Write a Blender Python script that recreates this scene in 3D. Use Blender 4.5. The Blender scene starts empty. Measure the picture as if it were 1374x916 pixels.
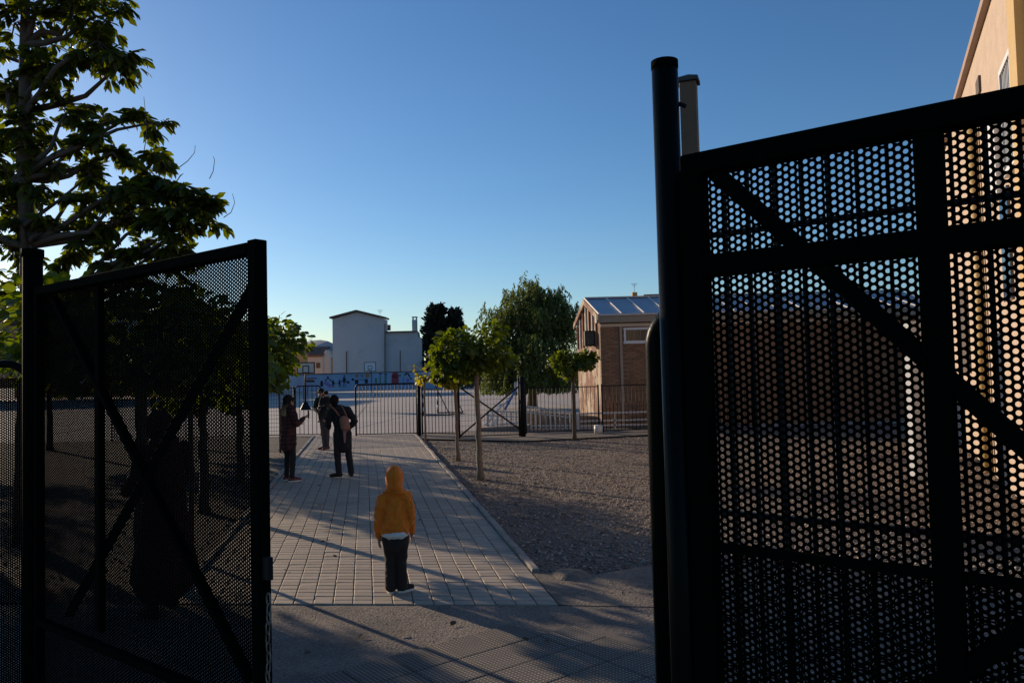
import bpy, bmesh, math, random
import numpy as np
from mathutils import Vector, Matrix

random.seed(7); rng = np.random.default_rng(7)
sc = bpy.context.scene
COL = sc.collection

# ---------------------------------------------------------------- camera
CAM_H = 2.0; FPX = 1050.0; PITCH = math.atan(41.8/1050); ROLL = -0.025
cam_d = bpy.data.cameras.new('camera'); cam = bpy.data.objects.new('camera', cam_d); COL.objects.link(cam)
cam_d.sensor_width = 36; cam_d.lens = FPX/1374*36; cam_d.clip_start = 0.05; cam_d.clip_end = 12000
CM = Matrix.Rotation(math.pi/2+PITCH, 4, 'X') @ Matrix.Rotation(ROLL, 4, 'Z')
cam.matrix_world = Matrix.Translation((0, 0, CAM_H)) @ CM
sc.camera = cam

# ---------------------------------------------------------------- world, sun, exposure
SUN_EL = math.radians(13.0); SUN_AZ = math.radians(-44.0)      # azimuth measured clockwise from +Y
w = bpy.data.worlds.new('World'); sc.world = w; w.use_nodes = True
nt = w.node_tree; bg = nt.nodes['Background']
sky = nt.nodes.new('ShaderNodeTexSky'); sky.sky_type = 'NISHITA'; sky.sun_disc = False
sky.sun_elevation = SUN_EL; sky.sun_rotation = SUN_AZ
sky.air_density = 1.0; sky.dust_density = 0.27; sky.ozone_density = 4.0; sky.altitude = 0
hsv = nt.nodes.new('ShaderNodeHueSaturation'); hsv.inputs['Saturation'].default_value = 1.10; hsv.inputs['Hue'].default_value = 0.503
nt.links.new(sky.outputs[0], hsv.inputs['Color']); nt.links.new(hsv.outputs[0], bg.inputs[0]); bg.inputs[1].default_value = 0.122
sd = bpy.data.lights.new('sun', 'SUN'); sd.energy = 5.0; sd.angle = math.radians(0.5); sd.color = (1.0, 0.78, 0.55)
sun = bpy.data.objects.new('sun', sd); COL.objects.link(sun)
sv = Vector((math.sin(SUN_AZ)*math.cos(SUN_EL), math.cos(SUN_AZ)*math.cos(SUN_EL), math.sin(SUN_EL)))
sun.rotation_euler = sv.to_track_quat('Z', 'Y').to_euler()
sun.location = sv*60
vs = sc.view_settings; sc.display_settings.display_device = 'sRGB'
vs.view_transform = 'Standard'; vs.look = 'None'; vs.exposure = 0.06; vs.gamma = 1.0

# ---------------------------------------------------------------- survey helpers: sight lines measured on the photograph -> metres
C3 = CM.to_3x3()
def ray(u, v): return C3 @ Vector(((u-687)/FPX, -(v-458)/FPX, -1))
def G(u, v, z=0.0):
    r = ray(u, v); t = (z-CAM_H)/r.z
    return Vector((r.x*t, r.y*t, z))
def P(u, v, d):
    r = ray(u, v); t = d/r.y
    return Vector((r.x*t, d, CAM_H+r.z*t))
def on_plane(u, v, p, a):
    r = ray(u, v); dx, dy = math.cos(a), math.sin(a)
    det = dx*(-r.y)-(-r.x)*dy
    t = ((-p[0])*(-r.y)-(-r.x)*(-p[1]))/det
    s = (dx*(-p[1])-(-p[0])*dy)/det
    return t, CAM_H+r.z*s

# ---------------------------------------------------------------- materials
def mat(name, col, rough=0.8, metal=0.0, spec=0.5, var=0.0, vscale=4.0, col2=None, c2scale=2.0, c2lo=0.45, c2hi=0.6,
        bump=0.0, bscale=60.0, bdet=4.0, island=0.0, trans=0.0, coat=0.0, coord='Object', sheen=0.0):
    m = bpy.data.materials.new(name); m.use_nodes = True
    n = m.node_tree.nodes; l = m.node_tree.links; b = n['Principled BSDF']
    b.inputs['Roughness'].default_value = rough; b.inputs['Metallic'].default_value = metal
    b.inputs['Specular IOR Level'].default_value = spec
    if coat: b.inputs['Coat Weight'].default_value = coat; b.inputs['Coat Roughness'].default_value = 0.25
    if sheen: b.inputs['Sheen Weight'].default_value = sheen
    tc = n.new('ShaderNodeTexCoord'); co = tc.outputs[coord]
    rgb = n.new('ShaderNodeRGB'); rgb.outputs[0].default_value = (*col, 1); cur = rgb.outputs[0]
    if col2 is not None:
        nz = n.new('ShaderNodeTexNoise'); nz.inputs['Scale'].default_value = c2scale; nz.inputs['Detail'].default_value = 6
        nz.inputs['Roughness'].default_value = 0.65
        l.new(co, nz.inputs['Vector'])
        mr = n.new('ShaderNodeMapRange'); mr.inputs[1].default_value = c2lo; mr.inputs[2].default_value = c2hi
        l.new(nz.outputs[0], mr.inputs[0])
        mx = n.new('ShaderNodeMix'); mx.data_type = 'RGBA'; l.new(mr.outputs[0], mx.inputs[0])
        l.new(cur, mx.inputs[6]); mx.inputs[7].default_value = (*col2, 1); cur = mx.outputs[2]
    if var:
        nz = n.new('ShaderNodeTexNoise'); nz.inputs['Scale'].default_value = vscale; nz.inputs['Detail'].default_value = 8
        nz.inputs['Roughness'].default_value = 0.7
        l.new(co, nz.inputs['Vector'])
        mr = n.new('ShaderNodeMapRange'); mr.inputs[1].default_value = 0.25; mr.inputs[2].default_value = 0.75
        mr.inputs[3].default_value = 1-var; mr.inputs[4].default_value = 1+var; l.new(nz.outputs[0], mr.inputs[0])
        hs = n.new('ShaderNodeHueSaturation'); l.new(mr.outputs[0], hs.inputs['Value']); l.new(cur, hs.inputs['Color']); cur = hs.outputs[0]
    if island:
        ge = n.new('ShaderNodeNewGeometry'); oi = n.new('ShaderNodeObjectInfo')
        ad = n.new('ShaderNodeMath'); ad.operation = 'ADD'; l.new(ge.outputs['Random Per Island'], ad.inputs[0]); l.new(oi.outputs['Random'], ad.inputs[1])
        fr = n.new('ShaderNodeMath'); fr.operation = 'FRACT'; l.new(ad.outputs[0], fr.inputs[0])
        mr = n.new('ShaderNodeMapRange'); mr.inputs[3].default_value = 1-island; mr.inputs[4].default_value = 1+island; l.new(fr.outputs[0], mr.inputs[0])
        hs = n.new('ShaderNodeHueSaturation'); l.new(mr.outputs[0], hs.inputs['Value']); l.new(cur, hs.inputs['Color']); cur = hs.outputs[0]
    l.new(cur, b.inputs['Base Color'])
    if bump:
        nz = n.new('ShaderNodeTexNoise'); nz.inputs['Scale'].default_value = bscale; nz.inputs['Detail'].default_value = bdet
        l.new(co, nz.inputs['Vector'])
        bp = n.new('ShaderNodeBump'); bp.inputs['Strength'].default_value = 1.0; bp.inputs['Distance'].default_value = bump
        l.new(nz.outputs[0], bp.inputs['Height']); l.new(bp.outputs[0], b.inputs['Normal'])
    if trans:
        tr = n.new('ShaderNodeBsdfTranslucent'); ms = n.new('ShaderNodeMixShader'); ms.inputs[0].default_value = trans
        out = n['Material Output']
        sat = n.new('ShaderNodeHueSaturation'); sat.inputs['Saturation'].default_value = 1.15; sat.inputs['Value'].default_value = 2.2
        l.new(cur, sat.inputs['Color']); l.new(sat.outputs[0], tr.inputs['Color'])
        l.new(b.outputs[0], ms.inputs[1]); l.new(tr.outputs[0], ms.inputs[2]); l.new(ms.outputs[0], out.inputs[0])
    return m

M = {}
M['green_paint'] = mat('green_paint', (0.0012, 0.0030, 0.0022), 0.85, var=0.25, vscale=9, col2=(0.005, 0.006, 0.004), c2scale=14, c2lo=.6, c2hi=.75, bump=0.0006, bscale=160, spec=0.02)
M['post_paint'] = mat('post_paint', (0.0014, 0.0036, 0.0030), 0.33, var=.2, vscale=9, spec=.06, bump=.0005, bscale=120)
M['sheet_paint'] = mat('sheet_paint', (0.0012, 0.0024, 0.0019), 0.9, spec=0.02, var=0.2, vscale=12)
M['tan_metal'] = mat('tan_metal', (0.13, 0.075, 0.038), 0.6, var=0.2, vscale=20)
M['dark_cap'] = mat('dark_cap', (0.04, 0.035, 0.03), 0.6, var=0.2, vscale=20)
M['steel'] = mat('steel', (0.18, 0.17, 0.16), 0.45, metal=0.7, var=0.2, vscale=30)
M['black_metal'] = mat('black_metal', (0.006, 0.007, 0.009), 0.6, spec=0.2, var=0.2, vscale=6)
M['white_metal'] = mat('white_metal', (0.66, 0.62, 0.56), 0.5, var=0.1, vscale=5, col2=(0.35, 0.27, 0.2), c2scale=6, c2lo=.62, c2hi=.72)
M['paver'] = mat('paver', (0.37, 0.30, 0.225), 0.78, var=0.14, vscale=2.2, island=0.13, bump=0.0015, bscale=180, col2=(0.28, 0.225, 0.17), c2scale=1.1, c2lo=.45, c2hi=.7, spec=.5)
M['joint_sand'] = mat('joint_sand', (0.14, 0.12, 0.10), 0.95, var=0.3, vscale=8)
M['kerb'] = mat('kerb', (0.27, 0.235, 0.20), 0.85, var=0.2, vscale=6, island=0.08, bump=0.003, bscale=60)
M['gravel_bed'] = mat('gravel_bed', (0.185, 0.145, 0.11), 0.95, var=0.35, vscale=30, col2=(0.11, 0.083, 0.066), c2scale=.7, c2lo=.4, c2hi=.65, bump=0.05, bscale=24, bdet=3)
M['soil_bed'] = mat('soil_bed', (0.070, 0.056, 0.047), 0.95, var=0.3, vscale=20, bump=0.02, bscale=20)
M['stone'] = mat('stone', (0.27, 0.21, 0.16), 0.9, island=0.6, var=0.1, vscale=5)
M['forecourt'] = mat('forecourt', (0.22, 0.18, 0.145), 0.95, var=0.75, vscale=45, col2=(0.125, 0.108, 0.095), c2scale=1.3, c2lo=.42, c2hi=.62, bump=0.022, bscale=55, bdet=6)
M['sandy_concrete'] = mat('sandy_concrete', (0.20, 0.16, 0.122), 0.9, var=0.35, vscale=14, col2=(0.135, 0.11, 0.09), c2scale=2.0, c2lo=.45, c2hi=.62, bump=0.018, bscale=45)
M['court'] = mat('court', (0.41, 0.36, 0.315), 0.85, var=0.08, vscale=.5, col2=(0.35, 0.305, 0.27), c2scale=.12, c2lo=.42, c2hi=.62, bump=0.002, bscale=30)
M['court_line'] = mat('court_line', (0.62, 0.6, 0.57), 0.8, var=.15, vscale=2)
M['ground'] = mat('ground', (0.26, 0.22, 0.18), 0.95, var=0.25, vscale=.4)
M['white_wall'] = mat('white_wall', (0.44, 0.45, 0.47), 0.9, var=0.06, vscale=.7, col2=(0.33, 0.34, 0.36), c2scale=.35, c2lo=.52, c2hi=.75, bump=.01, bscale=3)
M['eave'] = mat('eave', (0.10, 0.075, 0.06), 0.8, var=.2, vscale=2)
M['eave_pale'] = mat('eave_pale', (0.34, 0.24, 0.19), 0.8, var=.2, vscale=2)
M['roof_tile'] = mat('roof_tile', (0.20, 0.11, 0.07), 0.85, var=.2, vscale=1, island=.2)
M['cream'] = mat('cream', (0.62, 0.55, 0.47), 0.9, var=.08, vscale=.8)
M['ochre_wall'] = mat('ochre_wall', (0.55, 0.30, 0.12), 0.9, var=.12, vscale=1)
M['glass_dark'] = mat('glass_dark', (0.02, 0.022, 0.025), 0.12, spec=.6)
M['mural_base'] = mat('mural_base', (0.30, 0.41, 0.56), 0.9, var=.06, vscale=.5, col2=(.19, .32, .50), c2scale=.16, c2lo=.42, c2hi=.6)
M['ink'] = mat('ink', (0.015, 0.015, 0.03), .8)
M['mural_red'] = mat('mural_red', (0.32, 0.05, 0.06), .8)
M['mural_violet'] = mat('mural_violet', (0.22, 0.17, 0.4), .8)
M['mural_green'] = mat('mural_green', (0.08, 0.2, 0.14), .8)
M['mural_orange'] = mat('mural_orange', (0.4, 0.18, 0.06), .8)
M['brick'] = mat('brick', (0.28, 0.145, 0.080), 0.9, island=0.22, var=.12, vscale=3)
M['mortar'] = mat('mortar', (0.19, 0.14, 0.10), .95, var=.15, vscale=4)
M['peeled_wall'] = mat('peeled_wall', (0.40, 0.315, 0.22), .9, var=.2, vscale=2.5, col2=(.17, .075, .045), c2scale=1.1, c2lo=.44, c2hi=.52, bump=.01, bscale=12)  # peeling paint; tree-shadow dapple is also put into its dark brown patches
M['metal_roof'] = mat('metal_roof', (0.36, 0.37, 0.39), .42, metal=.35, var=.12, vscale=1.2)
M['render_pink'] = mat('render_pink', (0.50, 0.39, 0.30), .9, var=0.06, vscale=1.2, bump=.012, bscale=14, col2=(.45, .35, .27), c2scale=3, c2lo=.45, c2hi=.6)
M['ochre_pipe'] = mat('ochre_pipe', (0.50, 0.34, 0.13), .6, var=.1, vscale=3)
M['bark'] = mat('bark', (0.09, 0.065, 0.048), .9, var=.35, vscale=14, bump=.012, bscale=30)
M['bark_pale'] = mat('bark_pale', (0.20, 0.14, 0.095), .9, var=.3, vscale=14, bump=.01, bscale=30)
M['leaf_big'] = mat('leaf_big', (0.055, 0.066, 0.006), .5, trans=.52, island=.45, spec=.5)
M['leaf_mul'] = mat('leaf_mul', (0.078, 0.100, 0.011), .5, trans=.42, island=.4)
M['leaf_yel'] = mat('leaf_yel', (0.22, 0.19, 0.018), .5, trans=.42, island=.35)
M['leaf_dry'] = mat('leaf_dry', (0.10, 0.055, 0.025), .8, island=.3)
M['leaf_pep'] = mat('leaf_pep', (0.080, 0.100, 0.022), .6, trans=.35, island=.45)
M['leaf_dark'] = mat('leaf_dark', (0.012, 0.018, 0.011), .7, trans=.12, island=.4)
M['mountain'] = mat('mountain', (0.20, 0.24, 0.28), 1.0, var=.1, vscale=.01)  # distance haze is put into the blue-grey base colour
M['hoodie'] = mat('hoodie', (0.80, 0.185, 0.004), .85, var=.08, vscale=30, bump=.0012, bscale=380, sheen=.15)
M['hoodie_rib'] = mat('hoodie_rib', (0.66, 0.15, 0.004), .9, bump=.001, bscale=300)
M['black_cloth'] = mat('black_cloth', (0.014, 0.012, 0.013), .9, var=.2, vscale=12, bump=.002, bscale=40)
M['brown_cloth'] = mat('brown_cloth', (0.022, 0.013, 0.010), .9, var=.2, vscale=12, bump=.003, bscale=30)
M['white_cloth'] = mat('white_cloth', (0.72, 0.68, 0.62), .9, var=.06, vscale=20)
M['grey_cloth'] = mat('grey_cloth', (0.07, 0.055, 0.055), .9, var=.15, vscale=20)
M['burgundy'] = mat('burgundy', (0.055, 0.010, 0.012), .9, var=.25, vscale=10)
M['skin'] = mat('skin', (0.46, 0.25, 0.17), .55, var=.05, vscale=20)
M['hair_dark'] = mat('hair_dark', (0.012, 0.008, 0.006), .8, spec=.2, var=.3, vscale=40, bump=.004, bscale=90)
M['shoe_sole'] = mat('shoe_sole', (0.60, 0.55, 0.50), .8)
M['shoe_red'] = mat('shoe_red', (0.13, 0.03, 0.025), .7)
M['pack'] = mat('pack', (0.30, 0.13, 0.085), .8, var=.1, vscale=10)
M['pack_pink'] = mat('pack_pink', (0.30, 0.15, 0.14), .8)
M['black_plastic'] = mat('black_plastic', (0.008, 0.008, 0.008), .8, spec=.1)
M['board_grey'] = mat('board_grey', (.42,.42,.38), .6)
M['white_board'] = mat('white_board', (0.66, 0.66, 0.66), .5)
M['blue_paint'] = mat('blue_paint', (0.08, 0.18, 0.40), .5)
M['red_paint'] = mat('red_paint', (0.35, 0.05, 0.04), .5)
M['terracotta_pale'] = mat('terracotta_pale', (.40,.28,.20), .8, var=.15, vscale=3)
M['terracotta'] = mat('terracotta', (0.32, 0.14, 0.08), .9, var=.15, vscale=2)

def two_tone_hair():
    m = mat('hair_ombre', (0.02, 0.012, 0.009), .8, spec=.2, bump=.004, bscale=90)
    n = m.node_tree.nodes; l = m.node_tree.links
    tc = n.new('ShaderNodeTexCoord'); sx = n.new('ShaderNodeSeparateXYZ'); l.new(tc.outputs['Object'], sx.inputs[0])
    mr = n.new('ShaderNodeMapRange'); mr.inputs[1].default_value = 1.50; mr.inputs[2].default_value = 1.28; l.new(sx.outputs[2], mr.inputs[0])
    mx = n.new('ShaderNodeMix'); mx.data_type = 'RGBA'; l.new(mr.outputs[0], mx.inputs[0])
    mx.inputs[6].default_value = (0.02, 0.012, 0.009, 1); mx.inputs[7].default_value = (0.42, 0.28, 0.15, 1)
    l.new(mx.outputs[2], n['Principled BSDF'].inputs['Base Color']); return m
M['hair_ombre'] = two_tone_hair()

def plaid(name, a, b, s=26.0, c=None):
    m = mat(name, a, .9, bump=.001, bscale=200)
    n = m.node_tree.nodes; l = m.node_tree.links
    tc = n.new('ShaderNodeTexCoord')
    outs = []
    for ax in (0, 2):
        wv = n.new('ShaderNodeTexWave'); wv.wave_type = 'BANDS'; wv.bands_direction = 'X' if ax == 0 else 'Z'
        wv.inputs['Scale'].default_value = s/6.28; l.new(tc.outputs['Object'], wv.inputs['Vector'])
        mr = n.new('ShaderNodeMapRange'); mr.inputs[1].default_value = .45; mr.inputs[2].default_value = .6; l.new(wv.outputs['Fac'], mr.inputs[0]); outs.append(mr.outputs[0])
    ad = n.new('ShaderNodeMath'); ad.operation = 'ADD'; l.new(outs[0], ad.inputs[0]); l.new(outs[1], ad.inputs[1])
    hf = n.new('ShaderNodeMath'); hf.operation = 'MULTIPLY'; hf.inputs[1].default_value = .5; l.new(ad.outputs[0], hf.inputs[0])
    mx = n.new('ShaderNodeMix'); mx.data_type = 'RGBA'; l.new(hf.outputs[0], mx.inputs[0]); mx.inputs[6].default_value = (*a, 1); mx.inputs[7].default_value = (*b, 1)
    l.new(mx.outputs[2], n['Principled BSDF'].inputs['Base Color']); return m
M['plaid_red'] = plaid('plaid_red', (0.10, 0.022, 0.018), (0.012, 0.008, 0.010))
M['plaid_green'] = plaid('plaid_green', (0.012, 0.05, 0.032), (0.008, 0.010, 0.018))

def stud_tile():
    m = bpy.data.materials.new('studded_tile'); m.use_nodes = True
    n = m.node_tree.nodes; l = m.node_tree.links; b = n['Principled BSDF']; b.inputs['Roughness'].default_value = .8
    tc = n.new('ShaderNodeTexCoord'); mp = n.new('ShaderNodeMapping'); l.new(tc.outputs['Object'], mp.inputs[0])
    k = 2*math.pi/0.030
    sx = n.new('ShaderNodeSeparateXYZ'); l.new(mp.outputs[0], sx.inputs[0]); r = []
    for i in (0, 1):
        a = n.new('ShaderNodeMath'); a.operation = 'MULTIPLY'; a.inputs[1].default_value = k; l.new(sx.outputs[i], a.inputs[0])
        c = n.new('ShaderNodeMath'); c.operation = 'COSINE'; l.new(a.outputs[0], c.inputs[0])
        q = n.new('ShaderNodeMapRange'); q.interpolation_type = 'SMOOTHSTEP'; q.inputs[1].default_value = -.75; q.inputs[2].default_value = .1; l.new(c.outputs[0], q.inputs[0]); r.append(q.outputs[0])
    mu = n.new('ShaderNodeMath'); mu.operation = 'MULTIPLY'; l.new(r[0], mu.inputs[0]); l.new(r[1], mu.inputs[1])
    nz = n.new('ShaderNodeTexNoise'); nz.inputs['Scale'].default_value = 5; nz.inputs['Detail'].default_value = 8; l.new(tc.outputs['Object'], nz.inputs['Vector'])
    mx = n.new('ShaderNodeMix'); mx.data_type = 'RGBA'; l.new(mu.outputs[0], mx.inputs[0]); mx.inputs[6].default_value = (.085, .07, .056, 1); mx.inputs[7].default_value = (.30, .245, .19, 1)
    oi = n.new('ShaderNodeObjectInfo'); mr0 = n.new('ShaderNodeMath'); mr0.operation = 'MULTIPLY_ADD'; mr0.inputs[1].default_value = .5; l.new(oi.outputs['Random'], mr0.inputs[0]); l.new(nz.outputs[0], mr0.inputs[2])
    mr = n.new('ShaderNodeMapRange'); mr.inputs[1].default_value = .3; mr.inputs[2].default_value = 1.1; mr.inputs[3].default_value = .7; mr.inputs[4].default_value = 1.15; l.new(mr0.outputs[0], mr.inputs[0])
    hs = n.new('ShaderNodeHueSaturation'); l.new(mr.outputs[0], hs.inputs['Value']); l.new(mx.outputs[2], hs.inputs['Color']); l.new(hs.outputs[0], b.inputs['Base Color'])
    bp = n.new('ShaderNodeBump'); bp.inputs['Distance'].default_value = .006; l.new(mu.outputs[0], bp.inputs['Height']); l.new(bp.outputs[0], b.inputs['Normal'])
    return m
M['stud_tile'] = stud_tile()

# ---------------------------------------------------------------- mesh helpers
class MB:
    def __init__(s): s.v = []; s.f = []
    def add(s, vs_, fs):
        o = len(s.v); s.v += [tuple(p) for p in vs_]; s.f += [tuple(i+o for i in f) for f in fs]; return s
    def box(s, c, d, rz=0.0, m=None):
        x, y, z = d[0]/2, d[1]/2, d[2]/2; cs, sn = math.cos(rz), math.sin(rz)
        pts = []
        for a, b, e in ((-1,-1,-1),(1,-1,-1),(1,1,-1),(-1,1,-1),(-1,-1,1),(1,-1,1),(1,1,1),(-1,1,1)):
            X, Y, Z = a*x, b*y, e*z
            pts.append((c[0]+X*cs-Y*sn, c[1]+X*sn+Y*cs, c[2]+Z))
        return s.add(pts, ((0,3,2,1),(4,5,6,7),(0,1,5,4),(1,2,6,5),(2,3,7,6),(3,0,4,7)))
    def beam(s, a, b, wd, th, up=(0,0,1)):
        a = Vector(a); b = Vector(b); d = (b-a).normalized(); side = d.cross(Vector(up))
        if side.length < 1e-4: side = d.cross(Vector((0,1,0)))
        side.normalize(); u2 = side.cross(d).normalized()
        pts = []
        for p in (a, b):
            for i, j in ((-1,-1),(1,-1),(1,1),(-1,1)): pts.append(p+side*(i*wd/2)+u2*(j*th/2))
        return s.add(pts, ((0,1,2,3),(7,6,5,4),(0,4,5,1),(1,5,6,2),(2,6,7,3),(3,7,4,0)))
    def tube(s, pts, rad, n=8, cap=True):
        pts = [Vector(p) for p in pts]; rad = [rad]*len(pts) if not hasattr(rad, '__len__') else rad
        o = len(s.v); prev = None
        for i, p in enumerate(pts):
            d = (pts[min(i+1, len(pts)-1)]-pts[max(i-1, 0)]).normalized()
            if prev is None:
                prev = d.cross(Vector((0,0,1)))
                if prev.length < 1e-3: prev = d.cross(Vector((0,1,0)))
            side = (prev-d*prev.dot(d)); side = side.normalized() if side.length > 1e-5 else d.orthogonal().normalized()
            prev = side; u = d.cross(side)
            for k in range(n):
                a = 2*math.pi*k/n; s.v.append(tuple(p+(side*math.cos(a)+u*math.sin(a))*rad[i]))
        for i in range(len(pts)-1):
            for k in range(n):
                k2 = (k+1) % n; s.f.append((o+i*n+k, o+i*n+k2, o+(i+1)*n+k2, o+(i+1)*n+k))
        if cap:
            s.f.append(tuple(o+k for k in range(n))[::-1]); s.f.append(tuple(o+(len(pts)-1)*n+k for k in range(n)))
        return s
    def prism(s, poly, z0, z1):
        n = len(poly); o = len(s.v)
        for z in (z0, z1):
            for p in poly: s.v.append((p[0], p[1], z))
        s.f.append(tuple(o+i for i in range(n))[::-1]); s.f.append(tuple(o+n+i for i in range(n)))
        for i in range(n):
            j = (i+1) % n; s.f.append((o+i, o+j, o+n+j, o+n+i))
        return s
    def slab(s, poly3, off):
        """extrude a planar 3-D polygon by vector off"""
        n = len(poly3); off = Vector(off); o = len(s.v)
        s.v += [tuple(p) for p in poly3]+[tuple(Vector(p)+off) for p in poly3]
        s.f.append(tuple(o+i for i in range(n))); s.f.append(tuple(o+n+i for i in range(n))[::-1])
        for i in range(n):
            j = (i+1) % n; s.f.append((o+j, o+i, o+n+i, o+n+j))
        return s
    def mesh(s, name, m, smooth=False):
        me = bpy.data.meshes.new(name); me.from_pydata(s.v, [], s.f)
        if m: me.materials.append(m)
        if smooth: me.polygons.foreach_set('use_smooth', [True]*len(me.polygons))
        me.update(); return me
    def build(s, name, m, parent=None, smooth=False, loc=None, bevel=0):
        return link(name, s.mesh(name, m, smooth), parent, loc, bevel)
def link(name, me, parent=None, loc=None, bevel=0):
    o = bpy.data.objects.new(name, me); COL.objects.link(o)
    if parent: o.parent = parent
    if loc is not None: o.location = loc
    if bevel:
        b = o.modifiers.new('bevel', 'BEVEL'); b.width = bevel; b.segments = 2; b.limit_method = 'ANGLE'
    return o
def tag(o, label, cat, group=None, kind=None):
    if label: o['label'] = label
    if cat: o['category'] = cat
    if group: o['group'] = group
    if kind: o['kind'] = kind
    return o
def empty(name, loc=(0,0,0), rz=0.0, label=None, cat=None, group=None):
    o = bpy.data.objects.new(name, None); COL.objects.link(o); o.location = loc; o.rotation_euler = (0,0,rz); o.empty_display_size = .2
    return tag(o, label, cat, group)
def struct(o): o['kind'] = 'structure'; return o
def sheet(name, poly, z, m):
    b = MB(); b.add([(p[0], p[1], z) for p in poly], [tuple(range(len(poly)))]); return struct(b.build(name, m))

# ================================================================ THE SETTING
b = MB(); R = 6000
b.add([(-R,-R,-.06),(R,-R,-.06),(R,R,-.06),(-R,R,-.06)], [(0,1,2,3)]); struct(b.build('ground', M['ground']))

# path geometry: near right corner, row direction (towards the left) and running direction
PO = G(750, 813); PD = (G(563, 592)-PO).normalized(); PR = (G(415, 812)-PO).normalized()
PW = 3.42
def pth(a, c): return PO+PR*a+PD*c       # a metres to the left, c metres along
PL = 20.1
fl_ = pth(9,-.010); fr0 = pth(-.01,-.010)
sheet('forecourt', [(-14,-6),(14,-6),(14,7.0),(3.3,6.95),(1.6,6.8),tuple(fr0[:2]),tuple(fl_[:2]),(-14,fl_.y+.3)], 0.006, M['forecourt'])
sheet('court', [(-120,27.1),(-6,27.1),(0,26.3),(60,26.3),(60,118),(-120,122)], -0.02, M['court'])
# right gravel bed
e0 = pth(-.12, .55); e1 = pth(-.12, PL+.5)
gr = [tuple(e0[:2]), tuple((e0+Vector((.7,.05,0)))[:2]), tuple((e0+Vector((1.6,-.02,0)))[:2]), (3.2,7.3), (16,7.0), (24,26.2), (0,25.8), tuple(e1[:2])]
sheet('gravel_bed', gr, -0.055, M['gravel_bed'])
l0 = pth(PW+.12, 0); l1 = pth(PW+.12, PL+.6)
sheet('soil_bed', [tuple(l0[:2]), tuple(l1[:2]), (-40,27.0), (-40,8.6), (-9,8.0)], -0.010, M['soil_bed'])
# sandy concrete apron where the kerb ends
sheet('concrete_apron', [tuple(pth(-.008,0)[:2]), (3.6,6.3),(3.7,7.45),(1.9,7.9),(1.25,8.0),tuple(pth(-.55,1.0)[:2]), tuple(pth(-.008,1.1)[:2])], 0.011, M['sandy_concrete'])
# concrete threshold under the far fence
sheet('fence_threshold', [tuple(G(566,588)[:2]), tuple(G(700,591)[:2]), tuple(G(880,582)[:2]), (7,27.3),(0,27.4),(-3.6,27.6)], -0.008, M['sandy_concrete'])

# ---- paved path, built paver by paver
base = MB(); q = [pth(-.02,-.02), pth(PW+.02,-.02), pth(PW+.02,PL), pth(-.02,PL)]
base.add([(p.x,p.y,-.004) for p in q], [(0,1,2,3)])
path = struct(base.build('path', M['joint_sand']))
CW, RWD, GAP = PW/19.0, 0.122, 0.0075
def paver_verts(a0, c0, a1, c1, dz=0, jt=(0,0)):
    ch = .006; r = []
    for (ia, ic, z) in ((0,0,-.03),(1,0,-.03),(1,1,-.03),(0,1,-.03),(0,0,.010),(1,0,.010),(1,1,.010),(0,1,.010)):
        p = pth(a0 if not ia else a1, c0 if not ic else c1); r.append((p.x+jt[0], p.y+jt[1], z+dz))
    for (ia, ic) in ((0,0),(1,0),(1,1),(0,1)):
        p = pth(a0+ch if not ia else a1-ch, c0+ch if not ic else c1-ch); r.append((p.x+jt[0], p.y+jt[1], .016+dz))
    return r
PF = [(8,9,10,11),(4,5,9,8),(5,6,10,9),(6,7,11,10),(7,4,8,11),(0,1,5,4),(1,2,6,5),(2,3,7,6),(3,0,4,7)]
# winding: flip so that tops face up
PF = [f[::-1] for f in PF]
one = MB(); org = pth(0,0)
one.add([(x-org.x, y-org.y, z) for x,y,z in paver_verts(GAP/2, GAP/2, CW-GAP/2, RWD-GAP/2)], PF)
pmesh = one.mesh('paver', M['paver'])
rest = MB(); cnt = 0
nrow = int(PL/RWD)
for r_ in range(nrow):
    for c_ in range(19):
        dz = random.uniform(-.0015, .0015); j = (random.uniform(-.0018,.0018), random.uniform(-.0015,.0015))
        if cnt < 300:
            o = bpy.data.objects.new('paver', pmesh); COL.objects.link(o); o.parent = path
            p = pth(c_*CW, r_*RWD); o.location = (p.x+j[0], p.y+j[1], dz+.0)
            o.rotation_euler = (random.gauss(0,.006), random.gauss(0,.006), random.gauss(0,.004)); cnt += 1
        else:
            if random.random() < .004: dz -= .006
            rest.add(paver_verts(c_*CW+GAP/2, r_*RWD+GAP/2, (c_+1)*CW-GAP/2, (r_+1)*RWD-GAP/2, dz, j), PF)
o = rest.build('paver_field', M['paver'], path); o['kind'] = 'stuff'

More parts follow.
